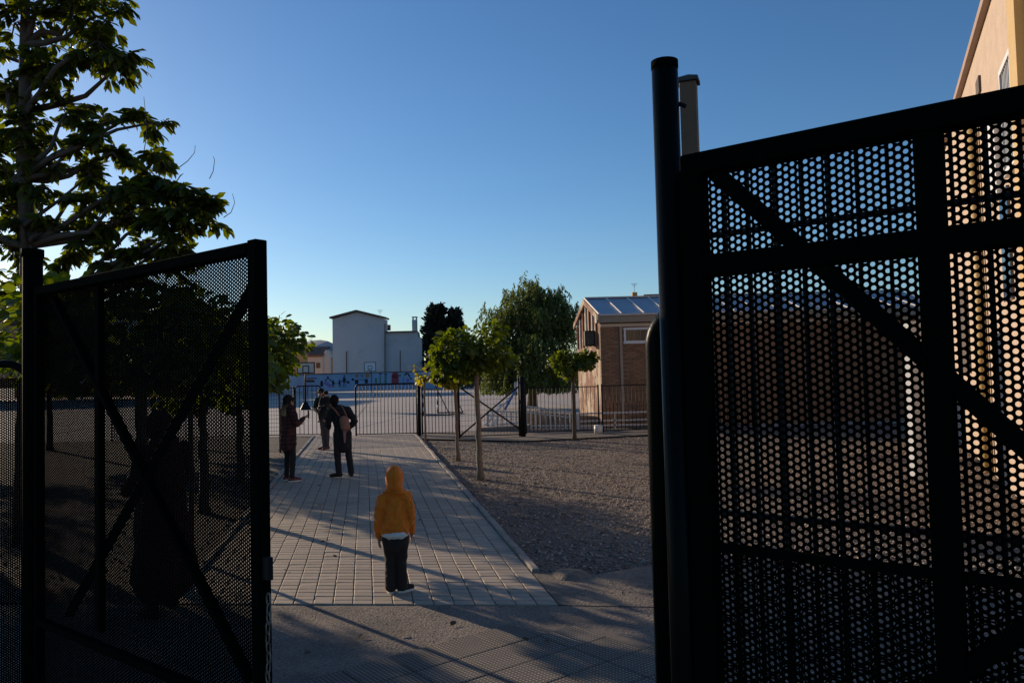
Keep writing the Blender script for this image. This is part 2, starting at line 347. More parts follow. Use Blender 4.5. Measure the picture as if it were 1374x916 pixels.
# ---- kerbs
def kerb(name, a, c0, c1, step):
    k = MB(); s0 = pth(a-.03, c0); s1 = pth(a+.03, c0); s2 = pth(a+.03, c1); s3 = pth(a-.03, c1)
    k.add([(s.x,s.y,.012) for s in (s0,s1,s2,s3)], [(0,1,2,3)])
    K = struct(k.build(name, M['joint_sand'])); n = int((c1-c0)/step); L = step-.012
    t = MB(); h = .045; A = pth(a,0)
    qs = []
    for (i, c) in ((-.04,0),(.04,0),(.04,L),(-.04,L)):
        p = pth(a+i, c)-A; qs.append(p)
    chf = []
    for (i, c) in ((-.030,.010),(.030,.010),(.030,L-.010),(-.030,L-.010)):
        chf.append(pth(a+i, c)-A)
    t.add([(p.x,p.y,-.10) for p in qs]+[(p.x,p.y,h-.012) for p in qs]+[(p.x,p.y,h) for p in chf], PF)
    me = t.mesh('kerb_stone', M['kerb'])
    for i in range(n):
        p = pth(a, c0+i*step); o = bpy.data.objects.new('kerb_stone', me); COL.objects.link(o); o.parent = K
        o.location = (p.x+random.gauss(0,.003), p.y, random.gauss(0,.004)); o.rotation_euler = (random.gauss(0,.006), random.gauss(0,.006), random.gauss(0,.006))
kerb('kerb', -.05, 1.15, PL+.2, .98)
kerb('kerb', PW+.05, 0.4, PL+.2, .98)

# broken kerb end: lump of concrete
lump = MB(); c0 = pth(-.35, 1.0)
n0 = 14
ring = [(c0.x+.20*math.cos(t)*(1+.2*math.sin(3*t)), c0.y+.26*math.sin(t)*(1+.15*math.cos(2*t))) for t in [2*math.pi*i/n0 for i in range(n0)]]
top = [(c0.x+(x-c0.x)*.6, c0.y+(y-c0.y)*.6) for x, y in ring]
lump.add([(x,y,-.02) for x,y in ring]+[(x,y,.05) for x,y in top]+[(c0.x,c0.y,.06)], [(i,(i+1)%n0,n0+(i+1)%n0,n0+i) for i in range(n0)]+[(n0+i,n0+(i+1)%n0,2*n0) for i in range(n0)])
tag(lump.build('concrete_lump', M['sandy_concrete'], smooth=True), 'low worn lump of concrete at the near end of the right kerb', 'concrete lump')

# ---- loose stones of the right gravel bed
def inpoly(x, y, poly):
    c = np.zeros(len(x), bool); n = len(poly)
    for i in range(n):
        x1,y1 = poly[i]; x2,y2 = poly[(i+1)%n]
        cond = ((y1>y) != (y2>y)) & (x < (x2-x1)*(y-y1)/(y2-y1+1e-12)+x1); c ^= cond
    return c
def stones(name, poly, n, smin, smax, ymax, z, m, bias=1.6):
    y = 7.0+(ymax-7.0)*rng.random(n*3)**bias; x = -8+(y*.55+10)*rng.random(n*3)
    k = inpoly(x, y, poly); x = x[k][:n]; y = y[k][:n]; n = len(x)
    octv = np.array([(1,0,0),(0,1,0),(-1,0,0),(0,-1,0),(0,0,1),(0,0,-1)], float)
    octf = np.array([(0,1,4),(1,2,4),(2,3,4),(3,0,4),(1,0,5),(2,1,5),(3,2,5),(0,3,5)])
    s = smin+(smax-smin)*rng.random(n)**2; V = octv[None]*(s[:,None,None]*(.6+.8*rng.random((n,6,3))))
    a = rng.random(n)*6.28; ca, sa = np.cos(a), np.sin(a); X = V[:,:,0]*ca[:,None]-V[:,:,1]*sa[:,None]; Y = V[:,:,0]*sa[:,None]+V[:,:,1]*ca[:,None]
    Z = V[:,:,2]*.7+V[:,:,0]*.3; V = np.stack([X+x[:,None], Y+y[:,None], Z+z+s[:,None]*.25], -1)
    F = octf[None]+6*np.arange(n)[:,None,None]
    me = fast_mesh(name, V.reshape(-1,3), F.reshape(-1,3), m); o = link(name, me); return o
def fast_mesh(name, V, F, m):
    me = bpy.data.meshes.new(name); k = F.shape[1]
    me.vertices.add(len(V)); me.vertices.foreach_set('co', V.astype(np.float32).ravel())
    me.loops.add(F.size); me.loops.foreach_set('vertex_index', F.astype(np.int32).ravel())
    me.polygons.add(len(F)); me.polygons.foreach_set('loop_start', np.arange(0, F.size, k, dtype=np.int32)); me.polygons.foreach_set('loop_total', np.full(len(F), k, np.int32))
    me.update(calc_edges=True); me.validate()
    if m: me.materials.append(m)
    return me
o = stones('gravel', gr, 46000, .008, .028, 24, -.055, M['stone']); tag(o, 'loose pale brown gravel covering the bed right of the path', 'gravel', kind='stuff')
soilp = [tuple(l0[:2]), tuple(l1[:2]), (-12,26.5), (-9,8.2)]
o = stones('litter', soilp, 2500, .008, .03, 24, -.01, M['stone']); tag(o, 'scattered small stones on the dark soil left of the path', 'stones', kind='stuff')

grp = [(-3.4,4.6),(-.5,5.35),(.9,6.1),(2.2,5.9),(2.6,6.7),(.45,6.68),(-3.6,7.1)]
o = stones('grit', [(x_, y_+2.2) for x_, y_ in grp], 9000, .0022, .0060, 9.5, .006, M['stone']); o.location.y = -2.2; tag(o, 'fine loose grit on the rough forecourt before the paved path', 'grit', kind='stuff')
apl = [tuple(pth(-.1,.2)[:2]), (2.6,6.9),(2.9,7.45),(1.9,7.9),(1.2,7.95)]
o = stones('grit', apl, 1500, .003, .011, 8.2, .012, M['stone']); tag(o, 'scattered grit on the worn concrete apron right of the kerb end', 'grit', kind='stuff')
# ---- studded tiles of the pavement in front
TA = math.radians(38); te1 = Vector((math.cos(TA), math.sin(TA), 0)); te2 = Vector((math.sin(TA), -math.cos(TA), 0)); TS = .36
t0 = G(425, 912)
bnd = [G(300,945), G(425,912), G(545,872), G(640,858), G(740,838), G(800,841), G(885,864), G(980,880)]
def bnd_y(x):
    for a_, b_ in zip(bnd[:-1], bnd[1:]):
        if a_.x <= x <= b_.x: return a_.y+(b_.y-a_.y)*(x-a_.x)/(b_.x-a_.x)
    return bnd[0].y if x < bnd[0].x else bnd[-1].y
pv = struct(MB().add([(-3.2,1.6,-.009),(5,1.6,-.009),(5,5.0,-.009)]+[(p_.x,p_.y-.05,-.009) for p_ in bnd[::-1]]+[(-3.2,bnd[0].y-.05,-.009)], [tuple(range(4+len(bnd)))]).build('pavement', M['joint_sand'])); pv.location.z = .018
tb = MB(); hsz = TS/2-.003; cz = .004
tb.add([(-hsz,-hsz,-.02),(hsz,-hsz,-.02),(hsz,hsz,-.02),(-hsz,hsz,-.02),(-hsz,-hsz,.0),(hsz,-hsz,.0),(hsz,hsz,.0),(-hsz,hsz,.0),(-hsz+cz,-hsz+cz,.004),(hsz-cz,-hsz+cz,.004),(hsz-cz,hsz-cz,.004),(-hsz+cz,hsz-cz,.004)], [f[::-1] for f in PF])
tme = tb.mesh('tile', M['stud_tile'])
nt_ = 0
for i in range(-12, 16):
    for j in range(-4, 16):
        p = t0+te1*(i*TS)+te2*((j+.5)*TS)
        if p.y < 1.6 or p.y > bnd_y(p.x)-.02 or abs(p.x) > 5 or p.x < -3.2: continue
        o = bpy.data.objects.new('tile', tme); COL.objects.link(o); o.parent = pv
        o.location = (p.x, p.y, random.gauss(0,.0012)); o.rotation_euler = (random.gauss(0,.004), random.gauss(0,.004), TA); nt_ += 1

# ---- painted lines and slab joints on the court
def strip(nm, a, b_, wd, z, m, parent=None):
    k = MB(); a = Vector(a); b_ = Vector(b_); d = (b_-a).normalized(); s = Vector((-d.y,d.x,0))*wd/2
    k.add([(p.x,p.y,z) for p in (a-s,b_-s,b_+s,a+s)], [(0,1,2,3)]); o = k.build(nm, m, parent)
    if not parent: struct(o)
    return o
court = bpy.data.objects['court']
for yy in (38, 50, 62, 74, 90): strip('slab_joint', (-100,yy+4,0), (50,yy,0), .06, -.014, M['joint_sand'], court)
for xx in (-40,-28,-16,-4,8): strip('slab_joint', (xx-2,27.5,0), (xx-16,117,0), .06, -.013, M['joint_sand'], court)
strip('painted_line', G(470,575), G(548,556), .09, -.010, M['court_line'], court)
strip('painted_line', G(380,556), G(560,549), .09, -.010, M['court_line'], court)
strip('painted_line', G(440,543), G(640,536), .1, -.010, M['court_line'], court)

# ================================================================ PERFORATED GATES
GA = math.radians(-38)
def perforated(name, x0, x1, z0, z1, pitch, rad, seg, thick, m, parent, y=0.0):
    """hexagonal grid of round holes; sheet in the local x-z plane, real hole walls"""
    cw = pitch*math.sqrt(3)/2; N = seg
    nx = int((x1-x0)/cw)+1; nz = int((z1-z0)/pitch)+1
    ang = (np.arange(N)*(360.0/N))*math.pi/180; hexr = pitch/math.sqrt(3)
    out = np.array([(hexr*math.cos(a), hexr*math.sin(a)) if (N == 6 or i % 2 == 0) else (pitch/2*math.cos(a), pitch/2*math.sin(a)) for i, a in enumerate(ang)])
    inn = np.stack([rad*np.cos(ang), rad*np.sin(ang)], 1)
    i, j = np.meshgrid(np.arange(nx), np.arange(nz), indexing='ij'); i = i.ravel(); j = j.ravel()
    cx = x0+i*cw; cz_ = z0+(j+.5*(i % 2))*pitch; n = len(cx)
    def lay(p, yy): return np.stack([cx[:,None]+p[None,:,0], np.full((n,N), yy), cz_[:,None]+p[None,:,1]], -1)
    V = np.concatenate([lay(out, y-thick/2), lay(inn, y-thick/2), lay(inn, y+thick/2)], 1).reshape(-1,3)
    f = []
    for k in range(N):
        k2 = (k+1) % N; f += [(k,k2,N+k2,N+k), (N+k,N+k2,2*N+k2,2*N+k)]
    F = (np.array(f)[None]+3*N*np.arange(n)[:,None,None]).reshape(-1,4)
    return link(name, fast_mesh(name, V, F, m), parent)
def bars_on(parent, feats, th=.05, name='brace'):
    for (x0,z0,x1,z1,wd) in feats:
        MB().beam((x0,0,z0),(x1,0,z1), th*.6, wd, up=(0,1,0.0001)).build(name, M['green_paint'], parent, bevel=.004)

# ---- left leaf
LH = P(44, 500, 4.3); LH.z = 0
lg = empty('perforated_gate', LH, GA, 'dark green perforated steel gate leaf with X brace, left of the path', 'gate')
def lt(u, v): return on_plane(u, v, (LH.x, LH.y), GA)
te = lt(353.5, 600)[0]; ztl = 2.535
def hollow(name, a, b_, wd, th, parent, m=M['green_paint']): return MB().beam(a, b_, wd, th, up=(0,1,.0001)).build(name, m, parent, bevel=.005)
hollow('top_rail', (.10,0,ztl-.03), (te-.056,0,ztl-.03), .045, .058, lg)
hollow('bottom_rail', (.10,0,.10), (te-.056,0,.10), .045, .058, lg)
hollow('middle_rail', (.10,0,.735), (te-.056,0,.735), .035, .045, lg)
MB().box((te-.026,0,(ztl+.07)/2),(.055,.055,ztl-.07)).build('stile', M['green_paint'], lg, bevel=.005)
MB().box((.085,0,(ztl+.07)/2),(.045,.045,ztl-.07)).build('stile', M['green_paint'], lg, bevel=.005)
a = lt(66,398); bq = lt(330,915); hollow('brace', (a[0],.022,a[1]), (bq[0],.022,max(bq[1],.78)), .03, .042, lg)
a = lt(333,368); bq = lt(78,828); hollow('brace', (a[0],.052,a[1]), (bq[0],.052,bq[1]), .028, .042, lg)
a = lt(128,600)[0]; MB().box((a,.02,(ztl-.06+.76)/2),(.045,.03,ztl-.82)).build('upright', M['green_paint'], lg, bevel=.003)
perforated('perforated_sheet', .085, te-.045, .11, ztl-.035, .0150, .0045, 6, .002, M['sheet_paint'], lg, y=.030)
MB().box((te+.022,-.004,1.29),(.044,.022,.085)).build('latch_plate', M['black_metal'], lg, bevel=.003)
zl = lt(366,751)[1]
lg.children[-1].location.z = zl-1.29
# left post
lp = empty('gate_post', LH, 0, 'round dark green gate post with flat cap at the left edge, under the big tree', 'post')
MB().tube([(0,0,0),(0,0,2.735)], .050, 20).build('post_shaft', M['green_paint'], lp, True)
MB().tube([(0,0,2.70),(0,0,2.745)], .056, 20).build('post_cap', M['green_paint'], lp, True)
for z in (2.3,1.5,.5): MB().box((.06*math.cos(GA),.06*math.sin(GA),z),(.05,.03,.12),GA).build('hinge', M['black_metal'], lp, bevel=.003)

# ---- rounded tubular leaves beside both posts
def round_leaf(name, loc, rz, x0, x1, ztop, rr, label, left_round=True, perf=True, tube=.024, zs0=.16):
    e = empty(name, loc, rz, label, 'gate')
    pts = [(x0,0,.08)]
    for k in range(9):
        a_ = math.pi-k*math.pi/16; pts.append((x0+rr+rr*math.cos(a_),0,ztop-rr+rr*math.sin(a_)))
    pts += [(x1,0,ztop)]
    MB().tube(pts, tube, 12).build('tube_frame', M['post_paint'], e, True)
    MB().tube([(x0+tube,0,.10),(x1,0,.10)], tube*.8, 10).build('bottom_rail', M['green_paint'], e, True)
    if perf: perforated('perforated_sheet', x0+tube+.03, x1-.01, zs0, ztop-rr*.55, .0150, .0042, 6, .003, M['sheet_paint'], e)
    return e
# left one
l2 = P(20, 600, 4.75); l2.z = 0
round_leaf('tubular_gate', l2, math.radians(182), -.10, .60, 2.13, .16, 'low rounded perforated leaf at the extreme left edge behind the green post')
# right one
RP = P(897, 400, 1.7); RP.z = 0
rp2 = P(879, 600, 2.28); rp2.z = 0
r3 = round_leaf('tubular_gate', rp2, GA, .012, .15, 2.165, .10, 'rounded dark green tube frame standing just left of the tall right post', perf=False, tube=.030)
MB().box((.075,.0,1.10),(.07,.02,1.9)).build('plate', M['sheet_paint'], r3)

# ---- right leaf
def rt(u, v): return on_plane(u, v, (RP.x, RP.y), GA)
rg = empty('perforated_gate', RP, GA, 'near black-green perforated steel gate filling the right side with long diagonal braces', 'gate')
zt = 2.458; XE = 1.15
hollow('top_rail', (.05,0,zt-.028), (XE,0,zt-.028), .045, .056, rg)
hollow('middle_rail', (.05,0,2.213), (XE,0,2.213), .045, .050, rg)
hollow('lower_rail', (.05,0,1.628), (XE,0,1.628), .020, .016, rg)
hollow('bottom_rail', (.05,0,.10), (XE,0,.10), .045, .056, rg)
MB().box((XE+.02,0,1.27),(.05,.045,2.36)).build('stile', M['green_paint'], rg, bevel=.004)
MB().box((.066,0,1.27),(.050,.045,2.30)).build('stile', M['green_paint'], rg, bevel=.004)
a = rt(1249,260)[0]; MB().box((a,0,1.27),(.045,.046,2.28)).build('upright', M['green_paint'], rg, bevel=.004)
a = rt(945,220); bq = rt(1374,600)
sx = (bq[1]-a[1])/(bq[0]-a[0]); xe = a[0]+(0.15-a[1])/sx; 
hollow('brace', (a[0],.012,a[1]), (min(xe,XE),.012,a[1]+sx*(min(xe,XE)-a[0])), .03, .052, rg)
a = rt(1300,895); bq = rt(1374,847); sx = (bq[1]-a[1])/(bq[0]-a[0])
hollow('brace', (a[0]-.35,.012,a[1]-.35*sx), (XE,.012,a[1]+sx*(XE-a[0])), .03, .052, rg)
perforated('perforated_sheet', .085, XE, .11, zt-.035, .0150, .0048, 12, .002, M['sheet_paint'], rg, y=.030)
# right post
rp_at = P(902, 400, 1.69); rp_at.z = 0
rp = empty('gate_post', rp_at, 0, 'tall round dark green gate post standing left of the right gate', 'post')
MB().tube([(0,0,0),(0,0,2.66)], .0285, 24).build('post_shaft', M['post_paint'], rp, True)
MB().tube([(0,0,2.655),(0,0,2.672)], .0295, 24).build('post_cap', M['green_paint'], rp, True)
MB().tube([(.02,0,2.58),(.037,-.006,2.572),(.042,-.008,2.568)], .005, 6).build('hook', M['black_metal'], rp, True)
for z in (2.36,1.95,1.0): MB().box((.034,-.012,z),(.03,.03,.09),GA).build('hinge', M['green_paint'], rp, bevel=.003)

# tan box post with cap
bp_ = P(930, 300, 2.5); bp_.z = 0
tp = empty('box_post', bp_, math.radians(-20), 'square tan steel post with a dark flat cap just right of the tall round post', 'post')
zc = P(930,112,2.5).z
MB().box((0,0,zc/2),(.052,.052,zc)).build('post_shaft', M['tan_metal'], tp, bevel=.003)
MB().add([(-.034,-.034,zc),(.034,-.034,zc),(.034,.034,zc),(-.034,.034,zc),(-.034,-.034,zc+.012),(.034,-.034,zc+.012),(.034,.034,zc+.012),(-.034,.034,zc+.012),(0,0,zc+.03)],
   [(3,2,1,0),(0,1,5,4),(1,2,6,5),(2,3,7,6),(3,0,4,7),(4,5,8),(5,6,8),(6,7,8),(7,4,8)]).build('post_cap', M['dark_cap'], tp)

# railing with bars just behind the right gate
rb = P(975, 600, 2.17); rb.z = 0
rl = empty('bar_railing', rb, GA, 'railing of thin black vertical bars and a perforated kick sheet behind the right gate', 'railing')
bar = MB().box((0,0,1.33),(.0085,.008,2.5)).mesh('bar', M['black_metal'])
x = .02; k = 0
while x < 1.4:
    link('bar', bar, rl, (x,0,0)); x += .0715 if k % 3 else .066; k += 1
for z in (2.37,1.60,.12,2.55): MB().beam((-.03,0.0,z),(1.45,0.0,z),.014,.016,up=(0,1,.0001)).build('rail', M['black_metal'], rl)
perforated('perforated_sheet', -.02, 1.4, .14, 1.50, .0150, .0063, 6, .0015, M['sheet_paint'], rl, y=-.014)
MB().box((-.055,0,1.3),(.04,.04,2.6)).build('end_post', M['black_metal'], rl)

# chain hanging from the left leaf
cpos = Vector((LH.x+math.cos(GA)*(te+.019), LH.y+math.sin(GA)*(te+.019), lt(361,797)[1]))
ch = empty('chain', cpos, GA, 'steel chain hanging from the free edge of the left gate leaf', 'chain')
lk = MB(); pts = []
for k in range(14):
    t = 2*math.pi*k/14; pts.append((.0085*math.cos(t), 0, .017*math.sin(t)+(.006 if math.sin(t) > 0 else -.006)))
pts.append(pts[0]); lk.tube(pts, .0032, 6, cap=False); lme = lk.mesh('link', M['steel'], True)
for k in range(9):
    o = link('link', lme, ch, (.004*math.sin(k*1.3), -.002*k*.3, -.018-k*.036)); o.rotation_euler = (0,.12*math.sin(k*2.1), (k % 2)*math.pi/2+.2)

# ================================================================ FAR FENCE, GATES AND RAILINGS
def bar_panel(name, A, B, h, sp, label, cat='fence', group='black fence and gate sections across the far end of the path', rounded=False, r=.012, fr=.022, wire=False, brace=None, z0=.06, m=None, posts=(True, True)):
    m = m or M['black_metal']; A = Vector((A.x,A.y,0)); B = Vector((B.x,B.y,0)); L = (B-A).length; rz = math.atan2(B.y-A.y, B.x-A.x)
    e = empty(name, A, rz, label, cat, group)
    if rounded:
        rr = .12; pts = [(0,0,0)]+[(rr-rr*math.cos(k*math.pi/12),0,h-rr+rr*math.sin(k*math.pi/12)) for k in range(7)]
        pts += [(L-rr+rr*math.sin(k*math.pi/12),0,h-rr+rr*math.cos(k*math.pi/12)) for k in range(7)]+[(L,0,0)]
        MB().tube(pts, fr, 8).build('tube_frame', m, e, True)
    else:
        MB().beam((0,0,h),(L,0,h),.03,.03).build('top_rail', m, e)
        if posts[0]: MB().tube([(0,0,0),(0,0,h+.06)], fr*1.3, 8).build('end_post', m, e, True)
        if posts[1]: MB().tube([(L,0,0),(L,0,h+.06)], fr*1.3, 8).build('end_post', m, e, True)
    MB().beam((0,0,z0),(L,0,z0),.03,.03).build('bottom_rail', m, e)
    n = max(1, int(L/sp)); step = L/n
    if wire:
        k = MB()
        for i in range(1, n): k.tube([(i*step,0,z0),(i*step,0,h)], r, 4)
        for i in range(1, int(h/(sp*1.6))): k.tube([(0,.004,z0+i*sp*1.6),(L,.004,z0+i*sp*1.6)], r, 4)
        o = k.build('wire_mesh', m, e); o['kind'] = 'stuff'
    else:
        me = MB().tube([(0,0,z0+.0),(0,0,h)], r, 6).mesh('bar', m, True)
        for i in range(1, n): link('bar', me, e, (i*step,0,0))
    if brace:
        for (x0,zz0,x1,zz1) in brace: MB().beam((x0*L,-.03,zz0),(x1*L,-.03,zz1),.03,.05).build('brace', m, e)
    return e
hz = lambda u,v,d: P(u,v,d).z
A0 = G(150,592); A1 = G(395,585)
bar_panel('wire_fence', A0, A1, 1.66, .085, 'fine black wire fence along the court left of the far gateway', wire=True, r=.005)
bar_panel('barrier_gate', A1+Vector((.05,0,0)), G(431,585), 1.72, .15, 'black barred gate leaf with rounded corners behind the adults on the left', 'gate', rounded=True)
bar_panel('barrier_gate', G(478,585), G(560,583), 1.72, .118, 'wide black barred gate leaf with rounded corners in front of the far hoop', 'gate', rounded=True, fr=.03)
fp = MB().tube([(0,0,0),(0,0,1.82)], .06, 12).build('fence_post', M['black_metal'], None, True, loc=G(563,584)); tag(fp, 'thick black round post at the right end of the wide barred leaf', 'post', 'thick black posts of the far fence')
bar_panel('bar_fence', G(567,583), G(612,584), 1.50, .125, 'short black bar fence in front of the small handball goal', 'fence')
bar_panel('braced_gate', G(616,588), G(698,585), 1.78, .10, 'black wire mesh gate with crossed diagonal braces right of the path', 'gate', wire=True, r=.004, fr=.035, brace=[(0,1.62,1,.22),(0.02,.08,.98,1.55)])
fp = MB().tube([(0,0,0),(0,0,1.86)], .085, 12).build('fence_post', M['black_metal'], None, True, loc=G(702,585)); tag(fp, 'thick black round post between the braced gate and the bar fence', 'post', 'thick black posts of the far fence')
bar_panel('bar_fence', G(706,582), G(804,579), 1.48, .125, 'black bar fence below the weeping tree, left of the brick hut', 'fence', r=.010)
bar_panel('bar_fence', G(809,580), G(1010,572), 1.50, .125, 'black bar fence standing in front of the brick hut', 'fence', r=.010)
MB().tube([(0,0,0),(0,0,.26)], .14, 12).build('bollard', M['white_metal'], None, True, loc=G(803,581)); tag(bpy.data.objects['bollard'], 'short white stub bollard between two bar fences by the brick hut', 'bollard')

# ---- white ramp railings behind the braced gate
def pale_rail(A, B, hA, hB, sp, label, zb=0.0, mid=None, rr=.03, br=.018):
    e = empty('ramp_railing', (A.x,A.y,0), 0, label, 'railing', 'pale railings along the ramp and hut'); D = Vector((B.x-A.x, B.y-A.y, 0)); L = D.length
    MB().beam((0,0,hA),(D.x,D.y,hB),.06,.06).build('top_rail', M['white_metal'], e)
    if mid: MB().beam((0,0,hA-mid),(D.x,D.y,hB-mid),.05,.05).build('middle_rail', M['white_metal'], e)
    MB().beam((0,0,zb+.12),(D.x,D.y,zb+.12),.05,.05).build('bottom_rail', M['white_metal'], e)
    n = max(2, int(L/sp))
    for i in range(n+1):
        t = i/n; big = (i == 0 or i == n); h_ = hA+(hB-hA)*t
        MB().box((D.x*t, D.y*t, h_/2),(.055+.03*big,.05+.02*big,h_)).build('bar' if not big else 'end_post', M['white_metal'], e)
    return e
d = 27.6
a = P(655,570,d); bq = P(699,570,d+.1); pale_rail(a, bq, P(655,551,d).z, P(699,553,d).z, .15, 'white vertical bar railing seen through the braced gate', mid=.17)
a = P(706,570,27.6); bq = P(772,570,27.2); pale_rail(a, bq, P(706,545,27.6).z, P(772,553,27.2).z, .17, 'pale bar railing sloping down behind the fence under the weeping tree', mid=.2)
a = P(776,570,26.9); bq = P(874,570,26.9); pale_rail(a, bq, P(776,555,26.9).z, P(874,552,26.9).z, 1.1, 'pale two-rail handrail along the brick hut front', mid=.26)
rw = G(703,584); rwo = MB().slab([(0,0,-.05),(2.9,.3,-.05),(2.9,.3,.30),(0,0,.62)], (0,.9,0)).build('ramp', M['sandy_concrete'], None, loc=(rw.x+.1,28.1,0)); struct(rwo)
kb = MB().slab([(0,0,-.05),(1.75,.05,-.05),(1.75,.05,.16),(0,0,.12)], (0,1.2,0)).build('plinth', M['kerb'], None, loc=(G(640,584).x,27.2,0)); struct(kb)
# sloping handrails of the ramp
hr = empty('ramp_handrail', (G(634,588)+Vector((0,1.2,0))), 0, 'white slanted handrails of a ramp rising behind the braced gate', 'handrail')
o0 = hr.location
def rel(p): return (p.x-o0.x, p.y-o0.y, p.z)
MB().beam(rel(P(634,590,27.6)), rel(P(668,548,34)), .10, .10).build('rail', M['white_metal'], hr)
MB().beam(rel(P(668,548,34)), rel(P(684,534,44)), .12, .10).build('rail', M['white_metal'], hr)
MB().beam(rel(P(652,588,27.8)), rel(P(668,563,28.6)), .12, .10).build('rail', M['white_metal'], hr)
for (u,v,d_) in ((645,576,29.2),(657,561,32),(668,548,34),(676,541,38)):
    p = P(u,v,d_); MB().box((p.x-o0.x,p.y-o0.y,p.z/2),(.06,.06,max(.1,p.z))).build('post', M['white_metal'], hr)
# small slide
sl = empty('slide', P(688,545,40)*1.0, 0, 'small blue and white playground slide near the weeping tree trunk', 'slide'); s0 = sl.location.copy(); sl.location.z = 0
MB().slab([(-.5,0,.1),(-.35,0,.1),(.25,.2,1.15),(.1,.2,1.15)], (0,.5,0)).build('chute', M['blue_paint'], sl)
MB().box((.28,.45,1.25),(.35,.5,.5)).build('platform', M['white_metal'], sl)
for xx in (.15,.42): MB().box((xx,.3,.55),(.05,.05,1.1)).build('leg', M['white_metal'], sl)

# ================================================================ COURT FURNITURE
def hoop(loc, rz, h, bw, bh, label, board, arm=.9, mesh=False):
    e = empty('basketball_hoop', (loc.x,loc.y,0), rz, label, 'basketball hoop', 'basketball hoops on the court')
    MB().tube([(0,0,0),(0,0,h-.6),(0,-arm*.55,h+.1)], .06, 8).build('pole', M['steel'] if not mesh else M['black_metal'], e, True)
    MB().tube([(0,0,h-.9),(0,-arm,h+.05)], .03, 6).build('strut', M['black_metal'], e, True)
    bo = empty_part('backboard', e)
    MB().box((0,-arm,h+.25),(bw,.03,bh)).build('panel', board, bo)
    for (cx,cz_,w_,h_) in ((0,bh/2,bw+.06,.06),(0,-bh/2,bw+.06,.06),(-bw/2,0,.06,bh-.06),(bw/2,0,.06,bh-.06)):
        MB().box((cx,-arm-.01,h+.25+cz_),(w_,.06,h_)).build('board_edge', M['black_metal'], bo)
    for (cx,cz_,w_,h_) in ((0,.12,bw*.34,.05),(0,-.3,bw*.34,.05),(-bw*.17,-.09,.05,.37),(bw*.17,-.09,.05,.37)):
        MB().box((cx,-arm-.025,h+.25+cz_),(w_,.02,h_)).build('target_line', M['black_metal'], bo)
    pts = [(.23*math.cos(t),-arm-.26+.23*math.sin(t),h-.12) for t in [k*math.pi/6 for k in range(13)]]
    MB().tube(pts, .02, 5, cap=False).build('rim', M['mural_orange'], e)
    return e
def empty_part(name, parent):
    o = bpy.data.objects.new(name, None); COL.objects.link(o); o.parent = parent; return o
hh = G(410,549)
h1 = hoop(hh, math.radians(18), P(416,499,51).z+.0, 1.05, .66, 'portable basketball hoop with black weighted base nearest behind the fence', M['board_grey'], mesh=True)
MB().add([(-.34,-.35,0),(.34,-.35,0),(.34,.45,0),(-.34,.45,0),(-.08,-.05,.5),(.08,-.05,.5),(.08,.1,.5),(-.08,.1,.5)], [(3,2,1,0),(4,5,6,7),(0,1,5,4),(1,2,6,5),(2,3,7,6),(3,0,4,7)]).build('base_weight', M['black_metal'], h1)
h2p = G(499,527); hoop(Vector((h2p.x,h2p.y,0)), 0, P(495,492,93).z-.25, 1.35, 1.05, 'distant white basketball backboard on a dark pole before the painted wall', M['white_board'])
# goal
gp = G(568,558); gb = empty('handball_goal', (gp.x,gp.y,0), 0, 'small handball goal with black and white banded posts behind the bar fence', 'goal')
for (dx,dy) in ((0,0),(.48,2.4)):
    for k in range(8):
        MB().tube([(dx,dy,k*.215),(dx,dy,(k+1)*.215)], .045, 8).build('post_band', M['white_board'] if k % 2 else M['ink'], gb, True)
MB().tube([(0,0,1.72),(.48,2.4,1.72)], .045, 8).build('crossbar', M['white_board'], gb, True)
for (dx,dy) in ((0,0),(.48,2.4)):
    MB().tube([(dx,dy,.03),(dx+1.3,dy-.1,.03)], .035, 6).build('base_bar', M['ink'], gb, True)
    MB().tube([(dx,dy,1.72),(dx+.55,dy-.05,1.6),(dx+1.3,dy-.1,.03)], .025, 6).build('net_hoop', M['ink'], gb, True)
MB().tube([(1.3,-.1,.03),(1.78,2.3,.03)], .035, 6).build('base_bar', M['ink'], gb, True)

# ================================================================ BACKGROUND BUILDINGS
def front_block(e, name, pts_px, d, depth, m):
    """solid block with a given front outline, standing at its own distance"""
    poly = [P(u,v,d) for u,v in pts_px]; poly = [(p.x-e.location.x, p.y-e.location.y, max(p.z,-.05) if p.z > .6 else -.05) for p in poly]
    return MB().slab(poly, (0,depth,0)).build(name, m, e)
D = 126.0
c = P(500,520,D); wb = empty('white_building', (c.x,D,0), 0, 'tall white gabled building behind the painted wall', 'building')
front_block(wb, 'gable_block', [(447,530),(446,428),(479,418.6),(516,428),(517,528)], D, 3, M['white_wall'])
front_block(wb, 'side_wing', [(516.5,528),(516,446),(560,444.5),(561,452),(566,453),(567,526)], D+.6, 3, M['white_wall'])
def wb_rel(p): return (p.x-wb.location.x, p.y-wb.location.y, p.z)
for (a_,b_) in (((443,426.5),(479,417)),((479,417),(518,426.5))):
    MB().beam(Vector(wb_rel(P(*a_,D)))+Vector((0,1.3,0)), Vector(wb_rel(P(*b_,D)))+Vector((0,1.3,0)), 4.0, .26, up=(0,0,1)).build('roof', M['eave'], wb)
chm = MB(); 
for (u0,u1) in ((553.5,559.5),):
    p0 = P(u0,444,D+3); p1 = P(u1,429,D+3); chm.box(((p0.x+p1.x)/2-wb.location.x, 3, (p0.z+p1.z)/2),(p1.x-p0.x,1.0,p1.z-p0.z))
chy = chm.build('chimney', M['white_wall'], wb)
for u in (554.2,558.8):
    p = P(u,427.5,D+3); MB().box((p.x-wb.location.x,3,p.z),(.14,.8,.5)).build('chimney_leg', M['white_wall'], chy)
